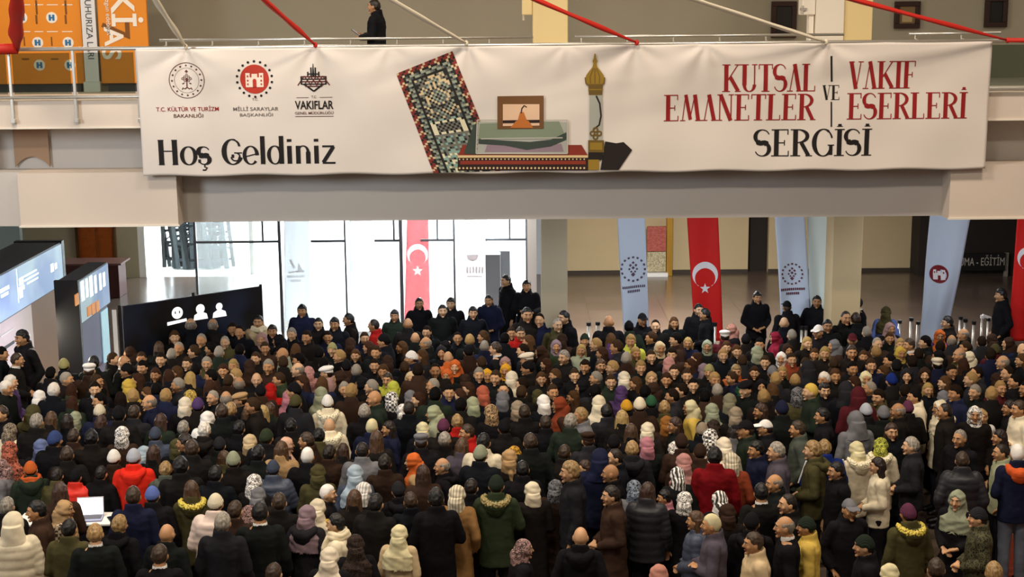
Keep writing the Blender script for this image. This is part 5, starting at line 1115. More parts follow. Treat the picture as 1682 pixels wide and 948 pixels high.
# ------------------------------------------------------------------ who stands where: head position in the photo, head, coat, facing
# each block: x and y offset of the region, then  X Y head coat facing [!] [+pose] [=label]   (X, Y in sixths of a photo pixel)
CROWD = '''
@ 0 790
80 270 g j-black b
150 440 h:cream p-cream b =person in a cream puffer coat with the hood up at the lower left
415 300 k j-brown l +text =dark-haired person leaning toward the white desk, left of the laptop
590 290 s:tan j-plaid r =person in tan scarf and plaid top working at the laptop
690 490 k j-olive b =broad person in olive jacket in front of the white desk
930 540 bl s-black b
1160 450 bl h-black b =fair-haired person in black hooded jacket below the desk's right end
1340 170 b j-navy b =person in navy jacket standing at the right end of the desk
1530 160 n:blue j-black b =person in a blue knit hat right of the desk
1635 540 B j-black b
1570 750 b s-black b =dark-haired person with a white collar at the lower left
620 120 lr j-brown b
@ 280 790
180 100 lb k-olive b
470 240 n:cream p-pinkwhite b =person in cream knit hat and pinkish white puffer jacket
540 430 g c-charcoal b =grey-haired person in a wide charcoal coat near the bottom
850 330 k s-black b
1100 230 b j-black b
1310 350 s:mauve h-charcoal b =person in mauve headscarf and charcoal hooded jacket
1560 130 t:white j-black r =dark-haired person in white skullcap turned to the right
1460 280 s:cream j-yellow b
830 30 s:white:leopard j-black b
830 160 s:grey j-black b
1570 770 s:ivory j-black b =person in thick ivory headscarf at the bottom, left of the beige coat
1010 935 b j-black b
660 310 b j-brown b
740 340 s:rose:leopard j-black b
1660 430 k j-cream l =dark-haired person with a cream collar looking left near the bottom
@ 560 790
100 190 lb j-black b
240 110 s:white:stripe j-black b =person in white headscarf with dark stripes
540 110 n:charcoal h-black b =person in a big charcoal knit hat and black jacket
350 240 k j-black b
720 215 b j-black b
1160 150 s:cream:stripe c-camel b +near =person in ribbed cream headscarf and long camel coat
1500 60 n:darkgreen k-green b =person in green parka with fur-trimmed hood
570 540 s:paleyellow c-beige b =person in pale yellow headscarf and beige coat at the bottom middle
910 190 k c-black b =person in a long black coat left of the camel coat
130 640 s:brown:leopard j-black b =person in brown patterned headscarf at the bottom
1310 80 d j-black b
@ 840 790
240 110 s:cream j-black b
400 80 s:grey:leopard c-brown b
680 570 B h-black b =bald person in black hooded jacket at the bottom middle
100 680 s:rose:leopard j-black r =person in rose patterned headscarf turned right at the bottom edge
1010 150 d c-brown l =dark-haired person in a long brown coat looking left
1180 90 s:bluegrey:leopard j-grey b
1310 120 lr p-charcoal b =person with reddish hair in patterned charcoal puffer
1555 170 k j-pink l =child with pink clothing beside the white patterned headscarf
1450 945 s:salmon j-black b =person in salmon headscarf cut by the bottom edge
@ 1120 790
30 200 s:white:leopard c-black b =person in white patterned headscarf and long black coat
350 200 s:white:zebra j-black b
320 440 t:paleyellow c-greyviolet l =person in pale yellow skullcap and grey-violet coat
190 400 lb p-slate l
420 330 s:brown j-black b
730 620 b j-beige l =dark-haired person in beige striped jacket at the bottom edge
790 130 k s-black b
910 30 Bg j-black l
1070 460 Bg s-black l =balding person in black with a white shirt collar looking left
1050 230 d j-black l
1220 460 n:darkgreen j-yellow l =person in dark green hat and pale yellow jacket
1640 280 a:grey j-black f =person in light grey cap and black jacket facing the camera
700 430 n:black h-black b
@ 1400 790
150 650 n:darkgreen j-black l =person in dark green knit hat near the bottom right
560 340 n:plum k-olive b =person in plum knit hat and olive parka with yellow fur hood
1040 190 s:sage c-black fl =person in sage headscarf and long black coat facing the camera
1260 370 n:charcoal j-camo l =person in charcoal hat and camouflage jacket
400 930 s:paleyellow j-brown b
800 890 b j-black b
1400 920 bl j-cream b =fair-haired person in cream at the bottom right corner
@ 0 632
80 40 w j-black r
540 70 w j-black b
410 130 s:white j-black b
690 70 lr j-green b
930 45 d s-black f
1160 150 ld j-black b
1030 160 k j-black fl
1310 130 bl j-black b
1500 180 Bg j-navy l
1300 25 s:mustard j-black b =person in mustard headscarf behind the crowd at left
320 290 h:olive j-olive b
60 290 b j-black fl
690 195 lr j-darkgreen b
385 380 g j-black b
530 350 lb j-black b
680 380 ld j-black b
770 340 s:sage j-black b
950 280 n:cream j-navy b
1020 385 lr j-black b
1140 310 n:black j-black b
1290 290 b j-charcoal b
1550 370 lr j-darkgreen b
90 465 s:taupe:leopard j-cream b =person in taupe patterned headscarf and cream top at the left edge
120 655 s:coral:leopard j-black b =person in coral patterned headscarf at the left edge
430 625 s:slateblue j-black b =person in slate blue headscarf at the left
550 560 n:navyblue j-black b =person in navy blue knit hat at the left
650 705 b j-black b
870 540 k j-black b
690 525 b j-brown b
1230 500 s:white:leopard c-brown b
1500 510 n:slate j-slate b
1150 740 n:white j-brown b =person in white knit hat left of the red hooded jacket
1310 735 n:lightgrey h-brightred b +near =person in light grey knit hat and bright red hooded jacket
1440 690 s:paleblue j-black b
1540 690 lr j-black b
1600 850 bl h-greygreen b
330 850 n:orange h-darkgreen b =person in bright orange knit hat at the left
770 920 n:black p-brightred b =person in black knit hat and red puffer jacket
1020 890 k j-black b
560 905 d j-olive b
25 820 s:rose:leopard j-grey l
@ 280 632
220 130 s:yellow:leopard j-black b =person in yellow patterned headscarf
110 205 s:ivory j-black b
300 220 n:purple j-black b
460 130 g j-black fl
580 150 Bg j-black b
720 160 f:tan j-black l
920 80 n:black j-brown b
1015 60 s:red j-red b
1130 130 s:pink j-black b
1260 190 n:olive j-charcoal b
1520 190 n:white k-cream b =person in white knit hat and cream fur-trimmed coat
1510 105 s:sage j-black b
480 280 b j-black b
620 260 bl j-black b
730 305 lb j-black b
880 285 ll j-black b
1000 250 lb j-darkgreen b
800 215 b j-black l
110 440 g j-black b
300 465 w h-black b
390 350 s:white j-white b =person wrapped in a white scarf over a white jacket
640 445 k j-black b
30 620 s:olive j-black b
160 580 d j-black l
450 610 n:charcoal j-black b
770 575 s:beige j-black b
970 535 n:green j-black b =person in green knit hat
1190 420 k j-black b
1135 600 s:peach j-navy r +phone =person in peach headscarf holding up a phone
1060 650 lb j-tan b
1330 560 b j-brown l
1550 415 B k-cream b =bald person in a cream patterned hooded coat
1320 720 t:white j-black b =person in a round white skullcap
650 765 n:sage j-black b
890 700 k j-black b
980 845 n:slate p-slate b
130 820 k j-black b
240 645 b j-black b
410 900 k j-black b
500 740 lb j-olive b
1530 690 d j-brown b
1440 885 s:olive j-olive b
1430 520 k j-olive b
@ 560 632
130 80 bl j-brown b
380 140 B j-darkgreen l =bald person in dark green looking left in the middle of the crowd
520 40 s:lime j-black b
530 150 s:white:checker j-black b =person in black and white checked headscarf
680 130 s:grey:leopard j-black b
800 150 lr j-black l
920 115 k j-darkgreen b
1150 220 k j-black b
1310 200 s:palegreen:leopard j-black b
1430 90 s:coral j-black b
1620 145 s:grey:leopard j-black b
240 280 g j-black b
580 270 s:white:leopard j-black b
700 250 d j-black b
900 290 s:palegreen j-sage l =person in a large pale green headscarf turned left
1490 280 s:tan:leopard j-black b
330 430 t:paleyellow j-navy b =person in pale yellow skullcap and navy jacket
520 435 ld j-navy l
320 545 lb s-black b
1040 430 n:plum j-black b
1120 380 bl j-red b
1230 475 b j-red l
800 450 s:paleyellow j-black b
820 580 f:grey j-black b =person in a grey flat cap
1050 555 g j-black b
1380 580 k j-cream b
1610 440 n:black j-black b
50 660 lr j-black b
180 665 d j-grey b
700 765 s:orange j-tan l =person in orange headscarf and tan coat turned left
1050 810 Bg h-black l =balding person in black hooded jacket turned left
1370 705 n:sage j-black b
170 890 s:paleblue j-slate b =person in pale blue headscarf and slate jacket
410 790 d j-brown b
840 890 lr j-brown b
1660 735 s:tan j-black b
1220 620 lb j-greyviolet b
@ 840 632
30 240 s:taupe j-black b
230 120 s:olive:leopard j-black b
350 180 s:white j-black b
460 205 s:rust j-brown l
620 130 lb j-brown l
890 190 s:cream j-black b
730 310 bl j-grey l
970 280 k j-charcoal b =person with grey temples in a large charcoal jacket seen from behind
1110 90 s:purple j-purple b =person in a purple headscarf
1110 235 n:gold j-black b =person in golden yellow knit hat
1270 220 n:cream j-brown b
1120 340 ll j-black b
1410 190 n:emerald j-black b
1480 245 bl j-olive b
1500 390 s:bronze j-brown b
1600 405 lr j-black l
1370 455 s:cream j-black b
550 380 g j-darkgreen b
370 390 b j-black b
160 285 b j-black b
790 560 f:brown j-charcoal b
1040 590 n:black j-black b
1160 650 bl h-charcoal b =fair-haired person in charcoal hooded jacket seen from behind
1210 475 lb j-black b
160 580 b j-black b
60 690 s:gold:leopard j-black b =person in gold patterned headscarf
550 685 b j-black b
900 750 h:navy j-navy b
1580 645 s:white:leopard j-zebra b =person in black and white patterned coat and headscarf
1320 605 s:pink j-black b
575 865 bl j-charcoal l =tall fair-haired person in charcoal coat beside the grey patterned headscarf
770 825 lr j-black l
1030 880 B j-black l =bald person with pink face in black turned left
140 850 k j-black b
1610 905 s:white:zebra j-black b
1010 725 d j-black l
@ 1120 632
30 65 d j-black l
130 230 s:paleyellow j-yellow l
330 270 s:sage j-black b
440 170 s:greyolive j-black b
500 305 s:taupe j-black b
565 75 s:emerald j-black b
670 50 f:black j-black fl
780 135 bl j-black b
795 265 lr j-black l
930 65 lb j-black b
1110 105 s:grey:leopard j-olive b =person in grey mottled headscarf and olive jacket
1265 75 t:yellow j-darkgreen l
1430 55 d j-black f =bearded dark-haired person facing the camera at right of centre
1590 65 h:charcoal j-black b
170 465 n:taupe j-black b
340 430 s:brown:leopard j-black b
480 485 ld j-grey b
620 450 a:black j-darkgreen l
870 435 a:white j-black l =person in white cap and black coat turned left
1420 315 k j-black l =black-haired person in bulky black coat turned left
1130 445 b j-greygreen l
310 530 s:white:checker j-black b
390 615 s:ivory j-cream b =person in ivory headscarf with a cream scarf behind the red jacket
330 725 k j-darkred b =black-haired person in a dark red jacket
720 645 k j-navy l
950 665 g j-greyviolet l =grey-haired person in grey-violet coat turned left
1280 655 bl h-olive l =fair-haired person in olive hooded jacket turned left
1440 640 bl j-royalblue b =fair-haired person in blue jacket with white stripes
150 680 n:brown j-brown b
50 775 s:dustypink j-brown b =person in dusty pink headscarf and brown jacket
30 585 n:brown j-brown b
460 765 s:cream:stripe j-rust b
1540 855 k j-black l =black-haired person in black with pale face turned left
960 255 n:navy j-black b
@ 1400 632
90 125 h:maroon j-maroon b
240 125 d j-olive fl
170 275 n:lightgrey j-black b
340 305 n:grey j-black b
440 265 Bg j-black l
530 245 n:plum j-black b
70 365 h:grey j-grey b
600 125 k j-cream l
850 235 s:cream k-cream l =person in cream headscarf and cream hooded coat
960 270 d j-black l
930 135 s:grey:leopard j-black b
770 50 ll j-black f
1250 75 g j-black fl
1480 35 bl j-maroon f
1220 295 s:white:leopard j-black f
1300 315 s:tan j-white f
1540 235 ld j-black l =dark long-haired person in black turned left at the right
1660 245 b j-cream l
350 460 lr j-black f
600 610 g j-charcoal l =grey-bearded person in a charcoal coat looking left
1070 530 g j-black fl =grey-haired person with glasses and a dark coat facing left
1470 525 ld j-black l
250 610 s:lime:leopard k-cream b =person in lime patterned headscarf and patterned cream coat
20 650 s:paleyellow k-cream b
270 805 ld j-cream l
1515 675 d j-palegreen l =dark-haired person in pale green hoodie at the right
1600 695 t:white h-navy b +jeans =person in white cap, navy jacket with orange hood and grey jeans
1085 760 b p-charcoal b =person in ribbed charcoal puffer jacket seen from behind
@ 0 474
220 490 k c-black fl ! =dark-suited person standing before the lit white booth wall
150 710 b s-black r !
20 650 k j-black r
520 850 k j-black b
660 770 n:khaki j-black b
860 820 f:white j-brown b !
910 745 k j-black b !
670 900 g j-black r
910 920 b j-black r
1130 700 b j-black r
1240 730 B s-black r !
1400 690 b j-black f
1580 590 lb j-black b !
1620 700 d j-black f
1510 850 lr j-black f
90 930 w j-purple r
@ 280 474
860 330 k j-beige f ! =dark-haired person in cream scarf right of the black board
990 420 d j-black f !
1300 220 k c-navy f ! =dark silhouetted person against the glass near the left thick mullion
1490 350 k j-black f !
1590 350 k j-black f !
230 370 Bg j-black b !
400 370 Bg j-black b !
70 480 lb j-black f
340 510 g j-black f
580 400 d j-black f
680 430 d j-black f
510 530 g j-olive f
900 500 s:rose j-black f
900 590 b j-brown f
1170 450 g j-black f
1380 480 d j-black f
1520 480 d j-navy f
1090 650 B j-sage l
815 690 b j-black f
710 620 k j-navy b
1280 710 k j-black l
1590 600 n:khaki j-black f
140 740 b j-black f
390 740 g j-olive f
510 810 lr j-black f
600 760 ll j-black f
1000 770 g j-brown f
1390 840 s:dustypink k-dustypink b ! =person in dusty pink headscarf and matching coat at left of centre
1580 840 f:white j-rose l
200 900 ll j-black b
880 900 B j-black f
100 590 g j-black f
40 660 g j-black b
500 640 g j-darkgreen b
1450 650 k j-black b
1090 900 b j-green l
@ 560 474
90 310 k j-black l !
200 490 b j-navy f
340 370 d j-red l ! =dark-haired person in dark red jacket against the glass
530 270 k j-darkgreen f !
660 360 B j-black b !
770 150 k c-black f ! =dark person standing in front of the pink-red outdoor flag
1000 220 k j-black f !
1085 150 k c-black f ! =taller dark person of the pair right of the pink-red flag
1300 240 k j-black f !
1460 120 k h-navy f ! =hooded navy silhouette before the grey cabinets
820 430 d j-black f
1120 490 d j-black f
1230 630 n:black j-brown b
1240 520 bl j-black b
1540 600 b s-black l ! =brown-haired person in dark suit and white shirt left of the middle column
1420 480 lb j-black l
680 690 n:white j-navy l ! =person in white knit hat below the pink-red flag
170 660 lb j-black f
380 630 b j-black f
80 780 n:black j-brown b
960 630 s:charcoal j-black f
1090 690 B j-orange b
1130 770 s:orange j-black f
900 810 d j-black f
1080 860 s:orange:leopard j-black f
450 900 b j-lime f ! =person in lime yellow jacket at left of centre
720 890 s:beige j-black f
790 820 d j-brown b
1330 850 g j-black f
1410 860 s:gold j-purple f
1500 880 b j-black f
1630 810 s:gold:leopard j-black f
170 820 g j-black b
1650 740 s:rose:leopard j-black f
700 500 B j-black b
1668 -75 k c-black fl ! =tall dark person standing left of the middle column
1800 -25 k c-black f ! +text =dark person holding something, beside the middle column
@ 840 474
500 290 k j-black fl ! =dark-haired person just right of the middle column base
420 360 g j-olive f !
180 260 k j-black f !
310 310 d j-navy f
990 340 B j-black b ! =tall bald person left of the white ring emblem flag
950 510 lb j-purple b
1290 310 a:black j-black f ! =person in black cap before the white ring emblem flag
1390 370 d j-black f
1600 340 lb j-black f
1140 390 k j-darkgreen b
700 510 n:darkgreen j-black f
720 610 ll j-sage f
30 440 b j-black f
90 445 b j-red f ! =person in red jacket below the middle column's left
410 570 s:mauve j-green f
1200 520 bl j-lime f
1250 640 ll j-olive f
500 680 g j-black fl !
140 710 f:ivory j-black l
910 760 lb j-black f ! =person with curly brown hair in the middle of the crowd
1490 590 s:beige:leopard j-black f
1590 650 d j-brown f
1520 750 s:dustypink j-black b !
1140 890 s:ivory j-black b !
1350 890 s:tan j-black f
1560 900 lr j-black f
1600 820 b j-black f
820 890 g j-black l
950 920 b j-darkgreen f
270 890 lb j-black f
30 890 s:ivory j-black b
@ 1120 474
740 90 k j-black f ! =person in dark uniform looking down right of the red crescent flag
160 210 k j-black f ! =left one of two dark-haired people before the red crescent flag
240 260 k j-black l ! =right one of two dark-haired people before the red crescent flag
1040 190 a:black j-black b ! =person in black cap before the white flag with dark red ring emblem
1330 130 k c-black f ! =dark silhouetted person before the blank pale flag
500 410 s:salmon j-black l !
400 480 f:white j-maroon b !
980 350 B j-black b !
960 490 s:crimson j-crimson l ! =person in crimson headscarf and jacket at the back
1120 470 g j-black b
1200 540 ll j-black f
1320 430 a:white j-black fl ! =person in white cap below the blank pale flag
1430 370 k j-black f !
1640 290 d j-black f !
90 540 ll j-navy f
280 570 s:sage:leopard j-black f
410 580 lb j-black f
430 660 bl j-black f
570 620 lb j-black f
715 640 s:sage j-black b !
1500 570 s:grey j-brown l
1060 700 b j-rust f
1380 640 ll j-black f
1280 650 lb j-olive f
1640 630 b j-black f !
300 820 n:khaki j-black f
190 810 s:mauve j-black b
540 820 bl j-orange f !
690 830 lr j-black f
870 840 n:grey j-black b
990 830 ll j-black f
290 900 bl j-black f
900 910 bl j-charcoal b
1130 920 bl j-black b
1280 800 h:charcoal j-charcoal b
1440 900 w j-black fl
1530 860 lb j-black f
950 690 s:white:leopard j-black f
20 860 b j-black f
@ 1400 474
60 150 d s-black l ! =person in black suit and white shirt beside the right column
1480 70 k c-black l ! =tall person in black beside the red flag at the right edge
10 310 b j-black b !
330 240 s:olive j-blue b ! =person in olive headscarf and blue jacket by the back wall
360 400 s:rose j-black f
950 340 k j-black l !
860 470 s:orange j-purple f ! =person in orange headscarf below the wrinkled white flag
1100 460 Bg j-black l !
140 440 g j-black b
350 490 lb j-black f
30 510 a:maroon j-black f
500 550 ll j-black f
590 560 b s-black l ! =brown-haired person in black suit jacket near the right column
270 640 bl j-black b
140 670 lb j-black f
440 640 s:mustard j-black f
1040 660 Bg j-olive l !
1190 690 s:cream j-black l !
1440 620 n:olive j-maroon b ! =person in olive knit hat and maroon jacket
1640 610 B j-black f !
210 760 b j-navy f
810 760 f:cream j-navy b
940 820 d j-black f
100 890 s:paleyellow j-black f
530 860 s:charcoal j-black f
390 920 n:royalblue j-black b
'''
PAL = {'black': '#151417', 'charcoal': '#242428', 'grey': '#6c6c70', 'lightgrey': '#a9adb8', 'slate': '#3f4656', 'bluegrey': '#76808f', 'navy': '#1b1f36', 'navyblue': '#33426f', 'blue': '#5a6cab', 'slateblue': '#5b678c',
 'royalblue': '#182a6c', 'paleblue': '#9aaab6', 'brown': '#33241c', 'rust': '#7e3a24', 'bronze': '#8a5a2a', 'tan': '#a98a62', 'camel': '#8e6a40', 'beige': '#c3ad88', 'taupe': '#8d7f6c', 'cream': '#d6cbb0', 'ivory': '#d9cdb6', 'white': '#e6e2dc',
 'pinkwhite': '#d8c3b6', 'yellow': '#c9ab52', 'paleyellow': '#cdc49c', 'gold': '#c8942a', 'mustard': '#b09440', 'lime': '#b4b84a', 'khaki': '#8f8a5c', 'olive': '#454128', 'greyolive': '#75725c', 'sage': '#8a8f78', 'palegreen': '#9a9f80', 'green': '#2e3826', 'emerald': '#2a5038', 'darkgreen': '#222b22', 'greygreen': '#4a5048',
 'red': '#9c1c18', 'brightred': '#cc2a1c', 'darkred': '#6e0f15', 'crimson': '#8a2438', 'maroon': '#4a1a20', 'coral': '#a85a44', 'orange': '#bc5e2c', 'salmon': '#b07c6c', 'peach': '#c8a088', 'pink': '#a8707a', 'rose': '#9a7a76', 'dustypink': '#b0807a', 'mauve': '#7f6c74', 'plum': '#5c3048', 'purple': '#4a3660', 'greyviolet': '#4c4650', 'plaid': '#b8a48c', 'camo': '#4c4a32', 'zebra': '#d8d2c6'}
HAIRC = {'d': '#1e1610', 'k': '#110f0f', 'b': '#36281c', 'g': '#8a8378', 'w': '#d6cfc4', 'bl': '#96794e', 'Bg': '#7d7468', 'ld': '#1f1512', 'lb': '#4a3421', 'll': '#a08654', 'lr': '#38241a'}
HAIRS = {'d': 'short', 'k': 'short', 'b': 'short', 'g': 'short', 'w': 'full', 'bl': 'short', 'Bg': 'bald', 'ld': 'long', 'lb': 'long', 'll': 'long', 'lr': 'long'}
FACE = {'b': 0, 'l': 90, 'r': -90, 'f': 180, 'fl': 135, 'fr': -135, 'bl': 45, 'br': -45}

class Pn: pass
people = []; ox = oy = 0
rp = random.Random(11)
for ln in CROWD.strip().split('\n'):
    if ln[0] == '@': _, ox, oy = ln.split(); ox, oy = int(ox), int(oy); continue
    p = Pn(); p.cust = None
    if '=' in ln: ln, p.cust = ln.split('='); p.cust = p.cust.strip()
    w = ln.split(); p.px = ox + int(w[0]) / 6.0; p.py = oy + int(w[1]) / 6.0; p.head = w[2]; p.ctype, p.ccol = w[3].split('-'); p.face = w[4]
    p.ex = [q[1:] for q in w[5:] if q[0] == '+']; p.ind = (oy > 474) or ('!' in w[5:]); p.row = oy; people.append(p)
# the smallest, most hidden heads of the middle rows belong to the dense mass
cand = sorted([p for p in people if p.ind and p.row == 632 and not p.cust], key=lambda p: p.py)
n_ind = sum(p.ind for p in people)
for p in cand[:max(0, n_ind - 298)]: p.ind = False
n_named = len(people)
# further heads that only show as dark specks between the others in the middle rows
taken = [(p.px, p.py) for p in people]
for _ in range(4000):
    x = rp.uniform(215, 1690); y = rp.uniform(556, 655)
    if x < 430 and y < 566 + (430 - x) * 0.06: continue
    if all(abs(x - a) / 16.0 + abs(y - b) / 11.0 > 1.75 for a, b in taken):
        p = Pn(); p.cust = None; p.px, p.py = x, y; p.head = rp.choice(['d', 'k', 'b', 'b', 'g', 'lb', 'lr', 'd', 'k', 's:brown:leopard', 's:black', 'Bg', 'n:black', 's:brown', 'bl', 'b']); p.ctype = 'j'; p.ccol = rp.choice(['black', 'black', 'black', 'charcoal', 'brown', 'navy']); p.face = rp.choice('flllbb') ; p.ex = []; p.ind = False; p.row = 474; people.append(p); taken.append((x, y))
for p in people:
    p.sex = 'f' if (p.head[0] == 's' or p.head in ('ld', 'lb', 'll', 'lr')) else 'm'
    p.h = (1.60 if p.sex == 'f' else 1.72) + rp.uniform(-.035, .035)
    p.h0, p.h1 = (1.53, 1.68) if p.sex == 'f' else (1.64, 1.82)
    if 'child' in (p.cust or ''): p.h = 1.35; p.h0, p.h1 = 1.3, 1.4
    if 'near' in p.ex: p.h += .10; p.h0 = p.h - .02; p.h1 = p.h + .06
    if 'tall' in (p.cust or '').split(): p.h = 1.86; p.h1 = 1.95
    p.dx = 0.0
def place(p):
    v = atZ(p.px + p.dx, p.py, p.h * 0.9315); p.x, p.y = v.x, v.y
def board_front(x): return 24.2 + (x + 6.57) * 0.837     # line of the black board
def keep_clear(p):
    for _ in range(40):
        place(p)
        bad = False
        if -6.9 < p.x < -4.3 and p.y > board_front(p.x) - 0.34 and p.px < 430: bad = True
        if p.x < -6.85 and p.y > 23.55: bad = True
        if (0.2 < p.x < 1.3 or 5.45 < p.x < 6.6) and 25.3 < p.y < 26.8: bad = True
        if bad: p.h += 0.02
        elif dx0 - .3 < p.x < dx1 + .3 and dy0 - .38 < p.y < dy1 + .32:
            p.h += 0.02 if p.y < (dy0 + dy1) / 2 - (.0 if 'desk' in (p.cust or '') or 'laptop' in (p.cust or '') else .3) else -0.02
        else: break
for p in people: place(p); keep_clear(p)
N_ = len(people)
for it in range(160):
    X = np.array([p.x for p in people]); Y = np.array([p.y for p in people])
    D = 0.47
    dX = X[:, None] - X[None]; dY = Y[:, None] - Y[None]; d = np.sqrt(dX ** 2 + dY ** 2) + 1e-6; np.fill_diagonal(d, 9)
    wgt = np.where(d < D, (D - d) / d * 0.25, 0); px_ = (wgt * dX).sum(1); py_ = (wgt * dY).sum(1)
    for i, p in enumerate(people):
        if px_[i] == 0 and py_[i] == 0: continue
        slope = (CAMZ - p.h * .9315) / max(p.y, 1)
        p.h = min(max(p.h - py_[i] * slope, p.h0), max(p.h1, p.h0)); p.dx = max(-5, min(5, p.dx + px_[i] * 100)); place(p)
for p in people: keep_clear(p)

def jit(hexs, amt, r):
    c = hexc(hexs); k = 1 + r.uniform(-amt, amt); return tuple(min(1, v * k) for v in c[:3]) + (1,)
SKINS = ['#b98d68', '#c49a76', '#a87d5a', '#caa380', '#b58862']
def spec(p, i):
    """the pieces this figure is made of: (name, mesh, colour)"""
    r = random.Random(1000 + i); hd = p.head.split(':'); k = hd[0]; S = []
    pose = 'phone' if 'phone' in p.ex else 'text' if 'text' in p.ex else r.choice(['down', 'clasp', 'pocket', 'clasp', 'down', 'cross'] if p.sex == 'm' else ['clasp', 'down', 'clasp', 'pocket'])
    p.skin = jit(r.choice(SKINS), .12, r)
    ck = {'j': 'jacket', 'c': 'coat', 'p': 'puffer', 'k': 'parka', 'h': 'jacket', 's': 'suit'}[p.ctype]
    if p.ctype == 'j' and p.sex == 'f' and r.random() < .45: ck = 'coat'
    cc = jit(PAL[p.ccol], .22 if p.ccol in ('black', 'charcoal', 'navy', 'brown') else .06, r)
    if p.ccol == 'black' and not p.cust: cc = jit(r.choice(['#151417', '#191716', '#13151a', '#1c1816', '#161918']), .2, r)
    S.append(('coat', coat_mesh(p.sex, pose, ck), cc))
    S.append(('trousers', part_mesh(('trousers', p.sex)), jit('#5f6672' if 'jeans' in p.ex else r.choice(['#1a1a1e', '#1f2230', '#26221f', '#2b2e38']), .15, r)))
    S.append(('shoe', part_mesh(('shoe_left', p.sex)), (1, 1, 1, 1))); S.append(('shoe', part_mesh(('shoe_right', p.sex)), (1, 1, 1, 1)))
    hc = jit(r.choice(['#2a1c15', '#1a1411', '#3c2a1e']), .2, r)
    col = jit(PAL[hd[1]], .05, r) if len(hd) > 1 else None; pat = hd[2] if len(hd) > 2 else None
    if k in HAIRC:
        S.append(('hair', headwear_mesh({'bl': r.choice(['short', 'full']), 'g': r.choice(['short', 'crop', 'short']), 'd': r.choice(['short', 'full', 'crop']), 'k': r.choice(['short', 'full']), 'b': 'short'}.get(k, HAIRS[k])), jit(HAIRC[k], .15, r)))
    elif k == 's': S.append(('headscarf', headwear_mesh('drape' if (p.cust and len(hd) < 3) else r.choice(['scarf', 'scarf', 'drape', 'tied']), pat), col))
    elif k == 'n': S.append(('knit_hat', headwear_mesh('beanie'), col)); S.append(('hair', headwear_mesh('crop'), hc))
    elif k == 't': S.append(('skullcap', headwear_mesh('skullcap'), col))
    elif k == 'a': S.append(('cap', headwear_mesh('cap'), col)); S.append(('hair', headwear_mesh('crop'), hc))
    elif k == 'f': S.append(('cap', headwear_mesh('flatcap'), col)); S.append(('hair', headwear_mesh('crop'), hc))
    elif k == 'h': S.append(('hood', headwear_mesh('hood'), col))
    if p.ctype in ('h', 'k') and k != 'h':
        oc = hexc('#c8562a') if 'orange hood' in (p.cust or '') else cc
        S.append(('hood', headwear_mesh('hooddown'), oc))
        if p.ctype == 'k': S.append(('fur_trim', headwear_mesh('furtrim'), jit({'olive': '#c9b64a', 'green': '#8f8050', 'cream': '#e0d6b8', 'dustypink': '#b0807a'}.get(p.ccol, '#6d5a44'), .06, r)))
    if p.ctype == 's': S.append(('shirt_collar', headwear_mesh('collar'), hexc('#d8d6d2')))
    if p.cust and ('cream collar' in p.cust or 'in cream scarf right' in p.cust or 'cream scarf behind' in p.cust): S.append(('neck_scarf', headwear_mesh('neckscarf'), jit('#dccfae', .05, r)))
    if p.cust and 'orange knit hat' in p.cust: S.append(('neck_scarf', headwear_mesh('neckscarf'), hexc('#b4552a')))
    p.pose = pose; return S, r
def yaw(p, r):
    return math.radians(FACE[p.face] + r.uniform(-16, 16)) + math.atan2(-p.x, p.y) * 0.0
CAMO = {'plaid': 'checker', 'camo': 'leopard', 'zebra': 'zebra'}
_alt = {}
def alt_mesh(me, m, key):
    if (me.name, key) not in _alt:
        c = me.copy(); c.materials.clear(); c.materials.append(m); _alt[(me.name, key)] = c
    return _alt[(me.name, key)]
made = []
for i, p in enumerate(people):
    if not p.ind: continue
    S, r = spec(p, i)
    root = bpy.data.objects.new('person', body_mesh(p.sex, p.pose)); COL.objects.link(root)
    root.location = (p.x, p.y, 0); root.rotation_euler = (0, 0, yaw(p, r)); k = p.h / 1.723; root.scale = (k * r.uniform(.98, 1.05), k, k); root.color = p.skin
    for nm, me, c in S:
        if nm == 'coat' and p.ccol in CAMO: me = alt_mesh(me, M_PAT[CAMO[p.ccol]], p.ccol)
        o = bpy.data.objects.new(nm, me); o.color = c; o.parent = root; COL.objects.link(o)
    if 'white stripes' in (p.cust or ''):
        for s in (-1, 1):
            sh, e, w, h_ = arm_pts(p.sex, p.pose, s); mb = MB(); q = Vector((s * .074, 0, .02)); mb.tube([sh + q * .9 + Vector((0, 0, .03)), e + q * .9, w + q * .75], .011, 8); o = mb.build('sleeve_stripe', mat('stripe_white', '#e0e0e4', .7)); o.parent = root
    p.obj = root; root['category'] = 'person'; root['group'] = 'crowd standing on the hall floor'; made.append(p)
    if 'phone' in p.ex:
        _, e, w, h_ = arm_pts(p.sex, p.pose, 1); q = root.matrix_basis @ (w.lerp(h_, .75) + Vector((-.01, .03, .0)))
        ph = empty('phone', q, root.rotation_euler.z); mb = MB(); mb.box(-.037, .037, -.005, .005, -.075, .075); bevel(mb.build('body', BLACKM, ph), .003); mb = MB(); mb.box(-.033, .033, -.0075, -.0055, -.07, .07); mb.build('display', mat('phone_display', '#c9c4e8', .3, emit=.8), ph)
        tag(ph, 'lit phone held up by the person in the peach headscarf', 'phone')

